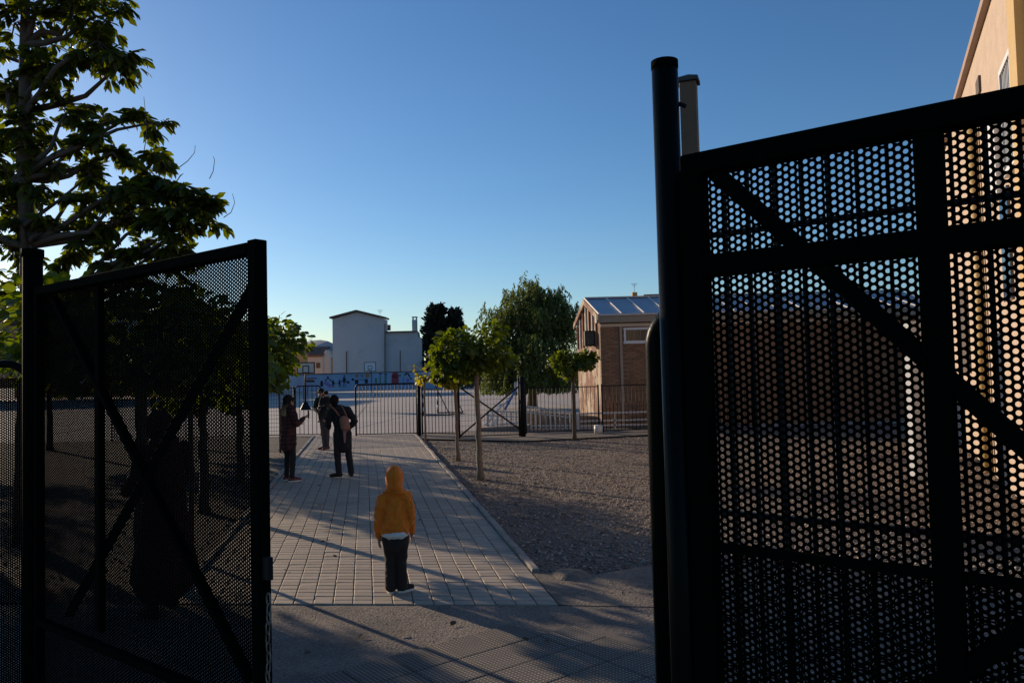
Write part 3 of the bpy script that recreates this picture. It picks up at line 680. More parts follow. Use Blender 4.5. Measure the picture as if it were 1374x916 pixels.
p = P(556.5,425.5,D+3); MB().box((p.x-wb.location.x,3,p.z),(.85,1.2,.12)).build('chimney_lid', M['eave'], chy)
for (u,v0,v1) in ((465,471,500),(537,470,499),(516.5,434,500)):
    p0 = P(u,v0,D-.3); p1 = P(u,v1,D-.3); MB().tube([wb_rel(p1),wb_rel(p0)], .09, 6).build('drainpipe', M['eave'], wb)
p = P(560.5,445.2,D+.4); q_ = P(517.5,446,D+.4)
MB().box((((p.x+q_.x)/2)-wb.location.x,.3,(p.z)+.1),(abs(p.x-q_.x),.6,.18)).build('coping', M['eave'], wb)
for (u,v,w_,h_) in ((515.5,437,.9,1.1),(521.5,439.5,.55,.9),(518,442,1.2,.3)):
    p = P(u,v,D+4); MB().box((p.x-wb.location.x,4,p.z),(w_,.8,h_)).build('roof_vent', M['terracotta'] if w_ > 1 else M['eave'], wb)
def antenna(e, base, h, s=1.0):
    a_ = MB(); bx_ = Vector(base); a_.tube([bx_, bx_+Vector((0,0,h))], .03*s, 5)
    for k, wz in enumerate((.0,.18,.36)):
        a_.tube([bx_+Vector((-.45*s+.08*k,0,h-wz*s)), bx_+Vector((.45*s-.08*k,0,h-wz*s))], .02*s, 4)
    a_.build('antenna', M['steel'], e)
antenna(wb, wb_rel(P(510,426,D+4)), 1.25)

# house far left of it
D2 = 150.0; c = P(425,500,D2); sh = empty('tiled_house', (c.x,D2,0), 0, 'low pale house with brown tiled roof left of the white building', 'house')
front_block(sh, 'front_wall', [(404,505),(404,479),(433,478),(433,505)], D2, 3, M['cream'])
front_block(sh, 'side_wall', [(432.5,505),(432,478),(437,469),(442,478),(442,504)], D2+.4, 3, M['cream'])
front_block(sh, 'rear_wall', [(440,504),(440,470),(446,481),(447,504)], D2+2, 6, M['ochre_wall'])
def sh_rel(p): return Vector((p.x-sh.location.x, p.y-sh.location.y, p.z))
r0 = sh_rel(P(404,479,D2)); r1 = sh_rel(P(433.5,478.3,D2)); rt_ = sh_rel(P(437,466.2,D2)); rl_ = sh_rel(P(404,467.5,D2))
rf = MB().slab([r0+Vector((0,-.4,0)), r1+Vector((0,-.4,0)), rt_+Vector((0,4,0)), rl_+Vector((0,4,0))], (0,0,.25)).build('roof', M['roof_tile'], sh)
nt2 = 26
for k in range(nt2):
    t = (k+.5)/nt2; a_ = r0.lerp(r1, t)+Vector((0,-.42,.3)); b_ = rl_.lerp(rt_, t)+Vector((0,4,.3))
    MB().tube([a_, b_], .11, 6).build('tile_row', M['roof_tile'], rf)
for (u,v) in ((419,490),(427,490)):
    p = sh_rel(P(u,v,D2)); MB().box((p.x,-.05,p.z),(.7,.12,1.0)).build('window', M['glass_dark'], sh)
D3 = 140.0; c = P(392,500,D3); oh = empty('ochre_house', (c.x,D3,0), 0, 'ochre house mostly hidden by the leafy tree beside the left gate', 'house')
front_block(oh, 'wall', [(340,510),(340,470),(407,464),(407,506)], D3, 3, M['ochre_wall'])
front_block(oh, 'roof', [(338,471),(338,466),(408.5,460.5),(408.5,465)], D3-.3, 3.6, M['roof_tile'])
# long low buildings at far left
for (u0,u1,vt,D4,nm,mm,lb) in ((-260,60,432,96,'brown_building','terracotta','brown building low behind the leaves at the extreme left edge'),(75,170,422,86,'tall_building','cream','tall pale building behind the left gate, left of its middle'),(176,345,441,104,'cream_building','cream','cream building seen only through the left perforated gate')):
    c = P((u0+u1)/2,500,D4); e = empty(nm, (c.x,D4,0), 0, lb, 'building')
    front_block(e, 'wall', [(u0,525),(u0,vt),(u1,vt-3),(u1,520)], D4, 10, M[mm])
    front_block(e, 'roof', [(u0-4,vt+1),(u0-4,vt-7),(u1+4,vt-10),(u1+4,vt-2)], D4-.5, 11, M['roof_tile'])
    for k in range(5):
        u = u0+(u1-u0)*(k+.5)/5; p = P(u,vt+18,D4); MB().box((p.x-c.x,-.05,p.z),(1.2,.14,1.3)).build('window', M['glass_dark'], e)

# mountain
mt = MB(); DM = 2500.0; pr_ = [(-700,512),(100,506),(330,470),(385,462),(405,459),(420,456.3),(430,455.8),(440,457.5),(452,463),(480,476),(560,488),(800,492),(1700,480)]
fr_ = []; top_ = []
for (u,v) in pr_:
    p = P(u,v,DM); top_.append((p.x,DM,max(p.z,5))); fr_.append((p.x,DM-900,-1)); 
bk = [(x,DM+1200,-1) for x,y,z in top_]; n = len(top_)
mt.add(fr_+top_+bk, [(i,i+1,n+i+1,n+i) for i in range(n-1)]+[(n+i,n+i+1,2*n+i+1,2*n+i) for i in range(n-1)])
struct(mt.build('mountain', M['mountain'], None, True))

# ---- painted wall at the end of the court
W0 = G(300,527.5); W1 = G(622,519.5); WD = (W1-W0); WL = WD.length; wa = math.atan2(WD.y,WD.x); WH = 2.45
mw = empty('painted_wall', (W0.x,W0.y,0), wa, 'long pale blue wall with dark painted figures at the end of the court', 'wall')
MB().box((WL/2,.15,WH/2-.03),(WL,.3,WH+.06)).build('wall_face', M['mural_base'], mw)
MB().box((WL/2,.15,WH+.07),(WL+.1,.4,.14)).build('coping', M['eave'], mw)
def wt(u, v): t, z = on_plane(u, v, (W0.x,W0.y), wa); return t, z
def fig(poly_list, m, name='painted_figure'):
    k = MB()
    for poly in poly_list: k.slab([(x,-.015,z) for x,z in poly], (0,.012,0))
    return k.build(name, m, mw)
def disc(x, z, r, n=8): return [(x+r*math.cos(2*math.pi*i/n), z+r*math.sin(2*math.pi*i/n)) for i in range(n)]
def seg(x0,z0,x1,z1,w_):
    dx,dz = x1-x0,z1-z0; L = math.hypot(dx,dz) or 1; nx,nz_ = -dz/L*w_/2, dx/L*w_/2
    return [(x0+nx,z0+nz_),(x1+nx,z1+nz_),(x1-nx,z1-nz_),(x0-nx,z0-nz_)]
def W(zx, zy):   # from the enlarged crop of the wall (400..530 x 490..540, 10.57x)
    return wt(400+zx/10.57, 490+zy/10.57)
def stick(parts, m):
    out = []
    for p_ in parts:
        if p_[0] == 'o': x,z = W(p_[1],p_[2]); out.append(disc(x,z,p_[3]))
        else:
            x0,z0 = W(p_[1],p_[2]); x1,z1 = W(p_[3],p_[4]); out.append(seg(x0,z0,x1,z1,p_[5]))
    fig(out, m)
stick([('o',422,165,.13),('s',422,175,380,225,.13),('s',422,175,480,230,.13)], M['ink'])
stick([('o',496,215,.1),('s',496,225,500,275,.34),('s',490,270,488,312,.1),('s',508,270,510,312,.1),('s',500,240,545,262,.07)], M['ink'])
stick([('o',588,212,.1),('s',588,222,588,275,.28),('s',582,270,580,315,.09),('s',596,270,606,315,.09),('s',588,240,550,262,.07),('s',590,240,625,215,.07)], M['ink'])
stick([('o',655,150,.14),('s',655,170,655,245,.38),('s',648,245,646,312,.08),('s',668,245,670,312,.08),('s',665,190,700,235,.08),('s',690,240,730,240,.3),('s',648,195,618,235,.08)], M['ink'])
stick([('s',105,185,265,185,.12),('s',100,225,235,225,.28)], M['ink'])
stick([('s',130,205,215,205,.16)], M['mural_orange'])
stick([('o',335,235,.2),('s',335,245,335,300,.42)], M['ink'])
stick([('s',370,240,470,300,.5)], M['mural_violet'])
stick([('o',775,200,.2),('s',790,210,860,210,.1),('s',830,205,830,265,.5),('s',870,205,950,205,.08),('s',968,195,968,255,.46)], M['ink'])
stick([('o',832,150,.26),('o',985,150,.3),('s',940,125,1025,125,.12)], M['mural_orange'])
stick([('o',905,150,.2)], M['mural_green'])
stick([('s',1150,125,1185,125,.2),('s',1222,125,1262,125,.2)], M['ink'])
stick([('s',1105,180,1105,265,.28),('s',1165,150,1165,265,.2),('s',1240,140,1240,275,.32)], M['mural_green'])
def W2(zx, zy): return wt(500+zx/11.45, 490+zy/11.45)
def stick2(parts, m):
    out = []
    for p_ in parts:
        if p_[0] == 'o': x,z = W2(p_[1],p_[2]); out.append(disc(x,z,p_[3]))
        else:
            x0,z0 = W2(p_[1],p_[2]); x1,z1 = W2(p_[3],p_[4]); out.append(seg(x0,z0,x1,z1,p_[5]))
    fig(out, m)
stick2([('s',345,140,345,290,1.05),('o',345,150,.5)], M['mural_red'])
stick2([('s',480,150,540,120,.16),('s',540,120,575,180,.2),('s',575,200,600,205,.24),('o',515,130,.16)], M['ink'])
stick2([('s',470,170,480,280,.12),('s',520,230,560,230,.5)], M['mural_violet'])
stick2([('s',690,160,760,150,.22),('s',750,190,770,250,.4),('s',885,190,885,230,.2)], M['ink'])
stick2([('s',400,160,440,150,.3),('s',1150,180,1150,250,.9)], M['mural_green'])
# darker boundary wall on to the right and left
V0 = W1+Vector((.3,0,0)); V1 = G(760,517)
for (p0,p1,nm,mm,h_,lb) in ((V0,Vector((V0.x+38,V0.y-2,0)),'boundary_wall','terracotta',2.1,'low dark boundary wall running right from the painted wall'),(G(20,533.5),W0-Vector((.3,0,0)),'boundary_wall','terracotta',2.3,'low brown boundary wall left of the painted wall')):
    dd = p1-p0; e = MB().box((dd.length/2,0,h_/2-.02),(dd.length,.3,h_+.04)).build(nm, M[mm], None, loc=(p0.x,p0.y,0)); e.rotation_euler.z = math.atan2(dd.y,dd.x); tag(e, lb, 'wall')

# ================================================================ BRICK HUT
HO = Vector((3.12,27.6,0)); HL = 11.5; HE = 3.80; HR = 4.72; LF = Vector((-.40,5.0,0))     # left face runs LF
hut = empty('brick_hut', HO, 0, 'single storey brick hut with standing seam metal roof and peeling gable', 'building')
# mortar core
core = MB().slab([(0,0.0,-.05),(HL,0.0,-.05),(HL,0.0,HE),(0,0.0,HE)], (0,.25,0)); core.build('front_wall', M['mortar'], hut)
g0 = Vector((0,.25,0)); g1 = LF
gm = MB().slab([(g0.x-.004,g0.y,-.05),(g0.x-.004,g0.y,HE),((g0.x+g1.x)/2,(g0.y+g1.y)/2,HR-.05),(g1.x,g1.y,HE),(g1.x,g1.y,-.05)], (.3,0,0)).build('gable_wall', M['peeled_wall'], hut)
MB().slab([(.3,5.0,-.05),(HL,5.0,-.05),(HL,5.0,HE),(.3,5.0,HE)], (0,-.25,0)).build('rear_wall', M['mortar'], hut)
MB().slab([(HL-.25,.25,-.05),(HL-.25,4.75,-.05),(HL-.25,4.75,HE),(HL-.25,2.5,HR-.05),(HL-.25,.25,HE)], (.25,0,0)).build('end_wall', M['mortar'], hut)
# bricks
wx0, wz0 = P(838,446,27.6).x-HO.x, P(850,452,27.6).z; wx1 = wx0+2.0; wzt = P(850,441,27.6).z; wzb = P(850,459,27.6).z
bm_ = MB().box((0,0,0),(.238,.03,.062)).mesh('brick', M['brick']); bcount = 0; brk = MB(); zrow = 0
zz = .04; fw = [c_ for c_ in hut.children if c_.name.startswith('front_wall')][0]
rows = int((HE-.1)/.075)
for r_ in range(rows-1, -1, -1):
    z = .05+r_*.075; x = (.125 if r_ % 2 else 0)+.125
    while x < HL-.12:
        if not (wx0-.12 < x < wx1+.12 and wzb-.06 < z < wzt+.06) and abs(x-.72) > .15:
            if bcount < 300 and x < 2.0:
                o = link('brick', bm_, fw, (x+random.gauss(0,.002), -.006+random.gauss(0,.002), z)); bcount += 1
            else: brk.box((x+random.gauss(0,.003), -.006+random.gauss(0,.002), z),(.236,.03,.061))
        x += .25
o = brk.build('brickwork', M['brick'], hut); o['kind'] = 'stuff'
# pilasters, pipe, band, window
MB().box((.72,-.03,1.86),(.09,.07,3.6)).build('drainpipe', M['terracotta_pale'], hut, bevel=.01)
MB().box((HL/2,-.04,3.58),(HL,.06,.10)).build('string_course', M['cream'], hut)
MB().box((HL/2+.0,-.06,HE+.02),(HL+.3,.42,.30)).build('fascia', M['steel'], hut)
wn = MB(); fx = (wx0+wx1)/2; fz = (wzt+wzb)/2; ww = wx1-wx0; wh = wzt-wzb
for (cx,cz_,w_,h_) in ((fx,wzt,ww+.1,.08),(fx,wzb,ww+.1,.10),(wx0,fz,.07,wh-.09),(wx1,fz,.07,wh-.09)): wn.box((cx,-.035,cz_),(w_,.09,h_))
wf = wn.build('window', M['white_board'], hut)
MB().box((fx,-.004,fz),(ww-.07,.03,wh-.09)).build('pane', M['glass_dark'], wf)
for k in range(9): MB().box((wx0+.12+k*(ww-.24)/8,-.024,fz),(.012,.012,wh-.1)).build('window_bar', M['steel'], wf)
# roof
ov = .35
e_f = Vector((0,-ov,HE+.12)); 
rl0 = Vector((-.06,-ov,HE+.10)); rr0 = Vector((HL+.3,-ov,HE+.10)); rm0 = Vector((LF.x/2-.08,2.5,HR)); rm1 = Vector((HL+.3,2.5,HR)); rb0 = Vector((LF.x-.08,5.0+.12,HE+.10)); rb1 = Vector((HL+.3,5.0+.12,HE+.10))
roof = MB().slab([rl0,rr0,rm1,rm0], (0,0,.06)).build('roof', M['metal_roof'], hut)
MB().slab([rm0,rm1,rb1,rb0], (0,0,.058)).build('roof_rear', M['metal_roof'], hut)
ns = 15
for k in range(ns+1):
    t = k/ns; a_ = rl0.lerp(rr0, t)+Vector((0,0,.075)); b_ = rm0.lerp(rm1, t)+Vector((0,0,.075)); MB().beam(a_, b_, .05, .05).build('seam', M['white_metal'], roof)
MB().beam(rm0+Vector((0,0,.08)), rm1+Vector((0,0,.08)), .22, .05).build('ridge', M['metal_roof'], roof)
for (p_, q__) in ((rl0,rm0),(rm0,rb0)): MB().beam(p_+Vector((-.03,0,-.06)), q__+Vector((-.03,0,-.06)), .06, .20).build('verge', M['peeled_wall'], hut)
# gable battens and the dark unit
for k in range(7):
    t = .08+k*.14; p_ = g0.lerp(g1, t); hh_ = HE+(HR-HE)*(1-abs(t-.5)*2)-.15
    MB().box((p_.x-.04,p_.y,(hh_+2.9)/2),(.06,.09,hh_-2.9)).build('gable_batten', M['white_metal'] if k % 2 else M['terracotta'], hut)
pu = P(792,454,28.6); ac = empty('wall_unit', pu, 0, 'dark boxy unit fixed high on the peeling gable of the brick hut', 'air conditioner')
MB().box((-.02,0,0),(.40,.45,.55)).build('casing', M['black_metal'], ac, bevel=.02)
for k in range(6): MB().box((-.02,-.235,-.20+k*.078),(.30,.02,.025)).build('louvre', M['steel'], ac)
# building behind
D5 = 60; c = P(858,420,D5); bh_ = empty('rear_building', (c.x,D5,0), 0, 'building behind the hut showing only a brown roof line, chimney and aerial', 'building')
front_block(bh_, 'wall', [(812,520),(812,405),(910,403),(910,515)], D5, 8, M['terracotta'])
front_block(bh_, 'roof', [(808,407),(826,399.5),(846,398),(905,397),(912,404)], D5-.4, 9, M['roof_tile'])
front_block(bh_, 'roof_block', [(864,400),(864,395),(892,394),(892,400)], D5+1, 3, M['terracotta'])
p = P(852,398,D5+1); MB().box((p.x-c.x,1.2,p.z+.1),(.38,.4,.5)).build('chimney', M['ochre_wall'], bh_)
antenna(bh_, (p.x-c.x,1.2,p.z+.2), .85, .6)

# ================================================================ RIGHT SCHOOL BUILDING
eA = on_z = None
def at_z(u, v, z):
    r = ray(u,v); t = (z-CAM_H)/r.z; return Vector((r.x*t, r.y*t, z))
ZE = 7.6
e1_ = at_z(1290,130,ZE); e2_ = at_z(1330,0,ZE); dirw = (e2_-e1_); dirw.z = 0; dirw.normalize()      # towards the camera
far = at_z(1266,206,ZE); far = e1_+dirw*((far-e1_).dot(dirw)); far.z = 0
wlen = 14.0; sch = empty('school_building', far, math.atan2(dirw.y,dirw.x), 'sunlit pink rendered school building rising at the upper right corner', 'building')
# local x: towards the camera; local y: left normal of dirw -> determine side away from the path
ny = Vector((-dirw.y,dirw.x,0)); side = 1 if ny.x > 0 else -1
MB().box((wlen/2, side*3.0, ZE/2-.03),(wlen,6.0,ZE+.06)).build('wall', M['render_pink'], sch)
MB().box((wlen/2+.02, side*3.0, ZE+.07),(wlen+.1,6.22,.13)).build('roof', M['eave_pale'], sch)
def sw(u, v): t, z = on_plane(u, v, (far.x,far.y), math.atan2(dirw.y,dirw.x)); return t, z
o_ = -side
def on_wall(name, u0, v0, u1, v1, th, m, parent=sch):
    x0,z0 = sw(u0,v0); x1,z1 = sw(u1,v1); zc_ = (z0+z1)/2
    return MB().box(((x0+x1)/2, o_*th/2, zc_),(abs(x1-x0), th, abs(z1-z0))).build(name, m, parent)
x0,z0 = sw(1319,300); MB().tube([(x0,o_*.10,.0),(x0,o_*.10,ZE-.9)], .085, 14).build('downpipe', M['ochre_pipe'], sch, True)
x0,z0 = sw(1370,60); MB().box((x0+.28,o_*.07,ZE/2),(.55,.14,ZE-.1)).build('pilaster', M['ochre_pipe'], sch)
on_wall('wall_lamp', 1312,112,1317,122, .04, M['eave'])
# barred window
x0,zt_ = sw(1351,98); x1,_ = sw(1367,98); _,zb_ = sw(1357,235)
wn = MB(); 
for (cx,cz_,w_,h_) in (((x0+x1)/2,zt_,abs(x1-x0)+.1,.08),((x0+x1)/2,zb_,abs(x1-x0)+.1,.08),(x0,(zt_+zb_)/2,.07,abs(zt_-zb_)-.08),(x1,(zt_+zb_)/2,.07,abs(zt_-zb_)-.08)): wn.box((cx,o_*.05,cz_),(w_,.10,h_))
wq = wn.build('window', M['white_board'], sch)
MB().box(((x0+x1)/2,o_*.012,(zt_+zb_)/2),(abs(x1-x0)-.07,.02,abs(zt_-zb_)-.08)).build('pane', M['glass_dark'], wq)
for k in range(1,8): MB().box((x0+(x1-x0)*k/8,o_*.06,(zt_+zb_)/2),(.03,.03,abs(zt_-zb_)-.08)).build('window_bar', M['white_board'], wq)
on_wall('door', 1289,392,1304,500, .05, M['eave'])
on_wall('shutter', 1326,170,1344,262, .06, M['white_board'])
on_wall('window', 1344,262,1362,400, .04, M['glass_dark'])
# sunlit white screen wall and shaded side building
ws = G(1236,640); MB().box((0,0,1.35),(.28,.25,2.75)).build('white_pillar', M['white_wall'], None, loc=(ws.x,ws.y,0)); tag(bpy.data.objects['white_pillar'], 'sunlit white pillar glimpsed through the right gate left of its upright', 'pillar')

# ================================================================ TREES
LV = np.array([(0,0,0),(0,.33,-.02),(0,.70,-.05),(0,1,-.14),(-.15,.26,.045),(-.215,.70,.0),(.15,.26,.045),(.215,.70,.0)])
LF_ = [(0,1,4,4),(4,1,2,5),(5,2,3,3),(0,6,1,1),(6,7,2,1),(7,3,2,2)]
LFt = np.array([(0,1,4),(4,1,2),(4,2,5),(5,2,3),(0,6,1),(6,2,1),(6,7,2),(7,3,2)])
def leaf_frames(Pn, Dn, size, droop=.3, up_noise=.6):
    """Pn positions, Dn pointing directions"""
    n = len(Pn); D_ = Dn.copy(); D_[:,2] -= droop; D_ += rng.normal(0,.18,(n,3)); D_ /= np.linalg.norm(D_,axis=1,keepdims=True)
    U = np.tile(np.array([0,0,1.]),(n,1))+rng.normal(0,up_noise,(n,3)); S = np.cross(D_,U); S /= np.linalg.norm(S,axis=1,keepdims=True)+1e-9; U = np.cross(S,D_)
    s = size*(.65+.6*rng.random(n)); return D_, S, U, s
def leaves(name, Pn, Dn, size, m, parent, width=1.0, droop=.3, up_noise=.6, keep=0):
    D_, S, U, s = leaf_frames(Pn, Dn, size, droop, up_noise); n = len(Pn)
    L = LV*np.array([width,1,1])
    if keep:
        me = fast_mesh('leaf', L*1.0, LFt, m)
        for i in range(keep):
            o = bpy.data.objects.new('leaf', me); COL.objects.link(o); o.parent = parent
            mt_ = Matrix(((S[i,0],D_[i,0],U[i,0]),(S[i,1],D_[i,1],U[i,1]),(S[i,2],D_[i,2],U[i,2])))
            o.matrix_local = Matrix.Translation(Pn[i]) @ mt_.to_4x4() @ Matrix.Scale(s[i],4)
    V = Pn[keep:,None,:]+s[keep:,None,None]*(L[None,:,0:1]*S[keep:,None,:]+L[None,:,1:2]*D_[keep:,None,:]+L[None,:,2:3]*U[keep:,None,:])
    n2 = n-keep; F = LFt[None]+8*np.arange(n2)[:,None,None]
    o = link(name, fast_mesh(name, V.reshape(-1,3), F.reshape(-1,3), m), parent); o['kind'] = 'stuff'; return o

# ---- big leafy tree, upper left
T1 = Vector((-6.25,10.0,0)); t1 = empty('broadleaf_tree', T1, 0, 'big tree with long drooping leaves filling the upper left corner', 'tree')
def t1rel(u,v,d): return P(u,v,d)-T1
trunk_px = [(42,600,10),(40,420,10),(38,330,10),(33,240,10),(34,150,10),(33,60,10),(36,-60,10),(40,-160,10)]
tr = [Vector((0,0,-.05))]+[t1rel(u,v,d) for u,v,d in trunk_px[1:]]
MB().tube(tr, [.13,.11,.10,.085,.075,.06,.045,.02], 12).build('trunk', M['bark'], t1, True)
# clumps: (u, v, depth, radius_m, whorls)
cl = [(20,30,10,.7,12),(95,15,9.8,.62,14),(60,90,10,.55,8),(130,55,9.7,.45,11),(150,20,9.9,.34,6),(165,70,9.7,.22,5),(100,70,9.8,.4,6),(8,120,10.3,.5,8),(75,120,10,.35,4),(-40,60,10.2,.9,12),
      (30,170,10,.55,10),(90,150,10,.38,6),(140,165,9.9,.36,7),(205,165,9.9,.22,4),(185,150,9.9,.18,2),(60,210,10.1,.5,8),(-30,200,10.2,.8,12),(20,250,10.1,.4,7),
      (110,200,9.8,.36,5),(150,205,9.8,.3,5),(200,235,9.7,.42,11),(240,255,9.7,.36,10),(265,285,9.6,.30,8),(170,255,9.8,.42,10),(210,290,9.6,.45,12),(250,310,9.6,.30,7),(285,275,9.6,.16,3),
      (150,300,9.9,.4,9),(110,260,10,.4,7),(110,320,10,.38,7),(180,335,9.8,.36,7),(225,330,9.7,.28,4),(70,300,10.2,.36,5),(10,330,10.3,.45,6),(-40,300,10.2,.8,10),(20,400,10.4,.5,8),(-30,420,10.4,.7,10),
      (90,345,10.1,.3,5),(215,345,9.9,.30,6),(150,350,10,.35,7),(250,345,9.8,.22,5),(60,250,10,.4,6),(20,290,10.1,.35,6),(215,210,9.8,.2,4),(120,235,9.9,.3,5),(60,-60,10,.9,14),(-30,-60,10,.9,12),(130,-50,10,.6,8),(180,380,10.3,.6,10),(110,420,10.4,.6,10),(250,400,10.2,.5,7),(60,470,10.6,.5,5)]
Pn = []; Dn = []; br = MB(); tw = []
zs = [p.z for p in tr]
for (u,v,d_,r_,nw) in cl:
    cc = t1rel(u,v,d_); z_at = max(2.3, min(cc.z-.25-.35*abs(cc.x), 7.5)); 
    k = min(range(len(tr)), key=lambda i: abs(tr[i].z-z_at)); s_ = tr[k]
    md = s_.lerp(cc,.5)+Vector((random.gauss(0,.12),random.gauss(0,.15),-.10+random.gauss(0,.08)))
    br.tube([s_, s_.lerp(md,.5)+Vector((0,0,random.gauss(0,.05))), md, md.lerp(cc,.55)+Vector((0,0,random.gauss(0,.05))), cc], [.05,.04,.03,.02,.012], 6)
    for _ in range(int(nw*.95)):
        off = Vector((random.gauss(0,1),random.gauss(0,1.3),random.gauss(0,.85))); off = off.normalized()*r_*random.uniform(.3,1.25)
        tip = cc+off; br.tube([cc+off*.05, cc+off*.5+Vector((0,0,-.03)), tip], [.011,.008,.005], 4)
        for seg_ in range(3):
            base_ = cc+off*(1.0-seg_*.3)
            for q_ in range(random.randint(8,11)):
                a_ = random.uniform(0,6.28); dd = Vector((math.cos(a_),math.sin(a_),random.uniform(-.3,.5)))+off.normalized()*.7
                Pn.append(base_+dd.normalized()*.02); Dn.append(dd.normalized())
br.build('branches', M['bark'], t1, True)
for (pts_) in ([(240,225),(252,216),(261,205),(262,195)],[(281,240),(286,230),(288,215),(286,210)],[(300,292),(310,285),(315,272),(312,260)],[(192,210),(197,180),(195,150),(193,130)]):
    MB().tube([t1rel(u,v,9.7) for u,v in pts_], [.006,.005,.004,.003], 4).build('bare_twig', M['bark'], t1, True)
Pn = np.array([tuple(p) for p in Pn]); Dn = np.array([tuple(p) for p in Dn])
# the ones that show largest (in frame, nearest) first
pxk = np.array([(p[1]+T1.y)+ (0 if (-1.9 < p[0] < 4.2 and p[2] < 6.9) else 50) for p in Pn]); order = np.argsort(pxk); Pn = Pn[order]; Dn = Dn[order]
leaves('foliage', Pn, Dn, .185, M['leaf_big'], t1, width=.86, droop=.6, up_noise=.5, keep=300)

# ---- round-headed street trees
def crown_pts(n, rx, ry, rz_, c, clumps, spread=.34, shell=.55):
    cs = []
    for _ in range(clumps):
        v_ = rng.normal(0,1,3); v_ /= np.linalg.norm(v_); r_ = shell+(1-shell)*rng.random(); cs.append(c+v_*np.array([rx,ry,rz_])*r_)
    cs = np.array(cs); w_ = rng.random(clumps)+.3; idx = rng.choice(clumps, n, p=w_/w_.sum())
    off = rng.normal(0,1,(n,3)); off /= np.linalg.norm(off,axis=1,keepdims=True); off *= (rng.random(n)**.5)[:,None]
    Pn = cs[idx]+off*np.array([rx,ry,rz_])*spread; Dn = off+(Pn-c)/np.array([rx,ry,rz_])*.5
    return Pn, Dn/np.linalg.norm(Dn,axis=1,keepdims=True), cs
def small_tree(name, loc, zt0, rx, rz_, n, size, m, label, tr_r=.06, bark='bark_pale', clumps=22, lean=(0,0), yel=0, group='young round-headed trees in the beds beside the path', shell=.5, cdx=0, cdz=0):
    e = empty(name, loc, 0, label, 'tree', group)
    top_ = Vector((lean[0],lean[1],zt0)); c = np.array([lean[0]+cdx, lean[1], zt0+rz_*.55+cdz])
    Pn, Dn, cs = crown_pts(n, rx, rx, rz_, c, clumps, shell=shell)
    tp_ = []; tr2 = []
    for k in range(11):
        t = k/10; wob = math.sin(t*math.pi)*tr_r*.55
        tp_.append((lean[0]*t+random.gauss(0,.35)*wob, lean[1]*t+random.gauss(0,.35)*wob, -.1+(zt0+.1)*t)); tr2.append(tr_r*(1.0+.55*math.exp(-t*14)-.18*t+random.uniform(-.05,.07)))
    tp_[-1] = tuple(top_); MB().tube(tp_, tr2, 12).build('trunk', M[bark], e, True)
    b_ = MB()
    for q_ in cs:
        q_ = Vector(q_); b_.tube([top_+Vector((0,0,-.1)), top_.lerp(q_,.5)+Vector((0,0,-.05)), q_], [tr_r*.4,tr_r*.25,tr_r*.1], 5)
    b_.build('branches', M[bark], e, True)
    leaves('foliage', Pn, Dn, size, m, e, width=1.7, droop=.5)
    if yel:
        Pn, Dn, cs = crown_pts(yel, rx*.95, rx*.95, rz_*.5, c+np.array([0,0,-rz_*.62]), 8, shell=.6); leaves('yellow_foliage', Pn, Dn, size, M['leaf_yel'], e, width=1.7, droop=.6)
    return e
R1 = G(645,640); R2 = G(615,615); R3 = G(571,596); R4 = G(771,588)
small_tree('mulberry_tree', R1, 2.17, .74, .46, 1900, .12, M['leaf_mul'], 'young round-headed tree with pale trunk nearest the right kerb', .055, clumps=26, lean=(-.05,0), cdx=-.12, cdz=.06)
small_tree('mulberry_tree', R2, 1.98, .62, .42, 1000, .12, M['leaf_mul'], 'slim young tree with yellowing lower leaves behind the nearest trunk', .045, clumps=16, lean=(-.05,0), yel=420)
small_tree('mulberry_tree', R3, 1.95, .50, .24, 120, .13, M['leaf_yel'], 'thin yellow-leaved sapling beside the far end of the right kerb', .03, clumps=8, lean=(0,0))
small_tree('mulberry_tree', R4, 2.05, .70, .36, 1500, .13, M['leaf_mul'], 'small round-headed tree in front of the brick hut gable', .055, clumps=16, bark='bark', cdz=-.05)
lft = [((-3.95,8.3),2.1,1.15,.65,2200,'street tree seen through the left gate, nearest its free edge'),((-4.75,12.0),2.0,1.1,.65,2300,'street tree beside the path hidden behind the left gate leaf'),((-5.35,15.3),2.0,1.2,.98,3200,'bushy bright green tree showing right of the left gate edge')]
for (x_,y_),zt0,rx,rz_,n_,lb in lft:
    small_tree('mulberry_tree', Vector((x_,y_,0)), zt0, rx, rz_, n_, .135, M['leaf_mul'], lb, .07, clumps=26, bark='bark')
# further trees of the left bed, their shade falls on the path
for k,(x_,y_,zt0,rx,rz_,lb) in enumerate([(-10.4,13.4,2.3,1.4,.9,'dark tree in the left bed seen through the middle of the left gate'),(-9.4,21.2,2.2,1.5,.8,'tree at the far end of the left bed near the wire fence'),(-8.3,18.5,2.2,1.4,.8,'round tree in the left bed behind the leafy tree that shows right of the gate'),(-14.2,24.0,2.4,1.5,1.0,'tree deep in the left bed seen through the gate near its post'),(-11.8,25.7,2.3,1.6,1.0,'tree by the wire fence seen through the upper middle of the left gate'),(-17.5,22.5,2.4,1.6,1.1,'far left bed tree just right of the left gate post'),(-11.3,12.2,2.4,1.5,1.0,'tree in the left bed partly hidden by the left gate post')]):
    small_tree('mulberry_tree', Vector((x_,y_,0)), zt0, rx, rz_, 2000, .15, M['leaf_mul'], lb, .08, clumps=24, bark='bark')

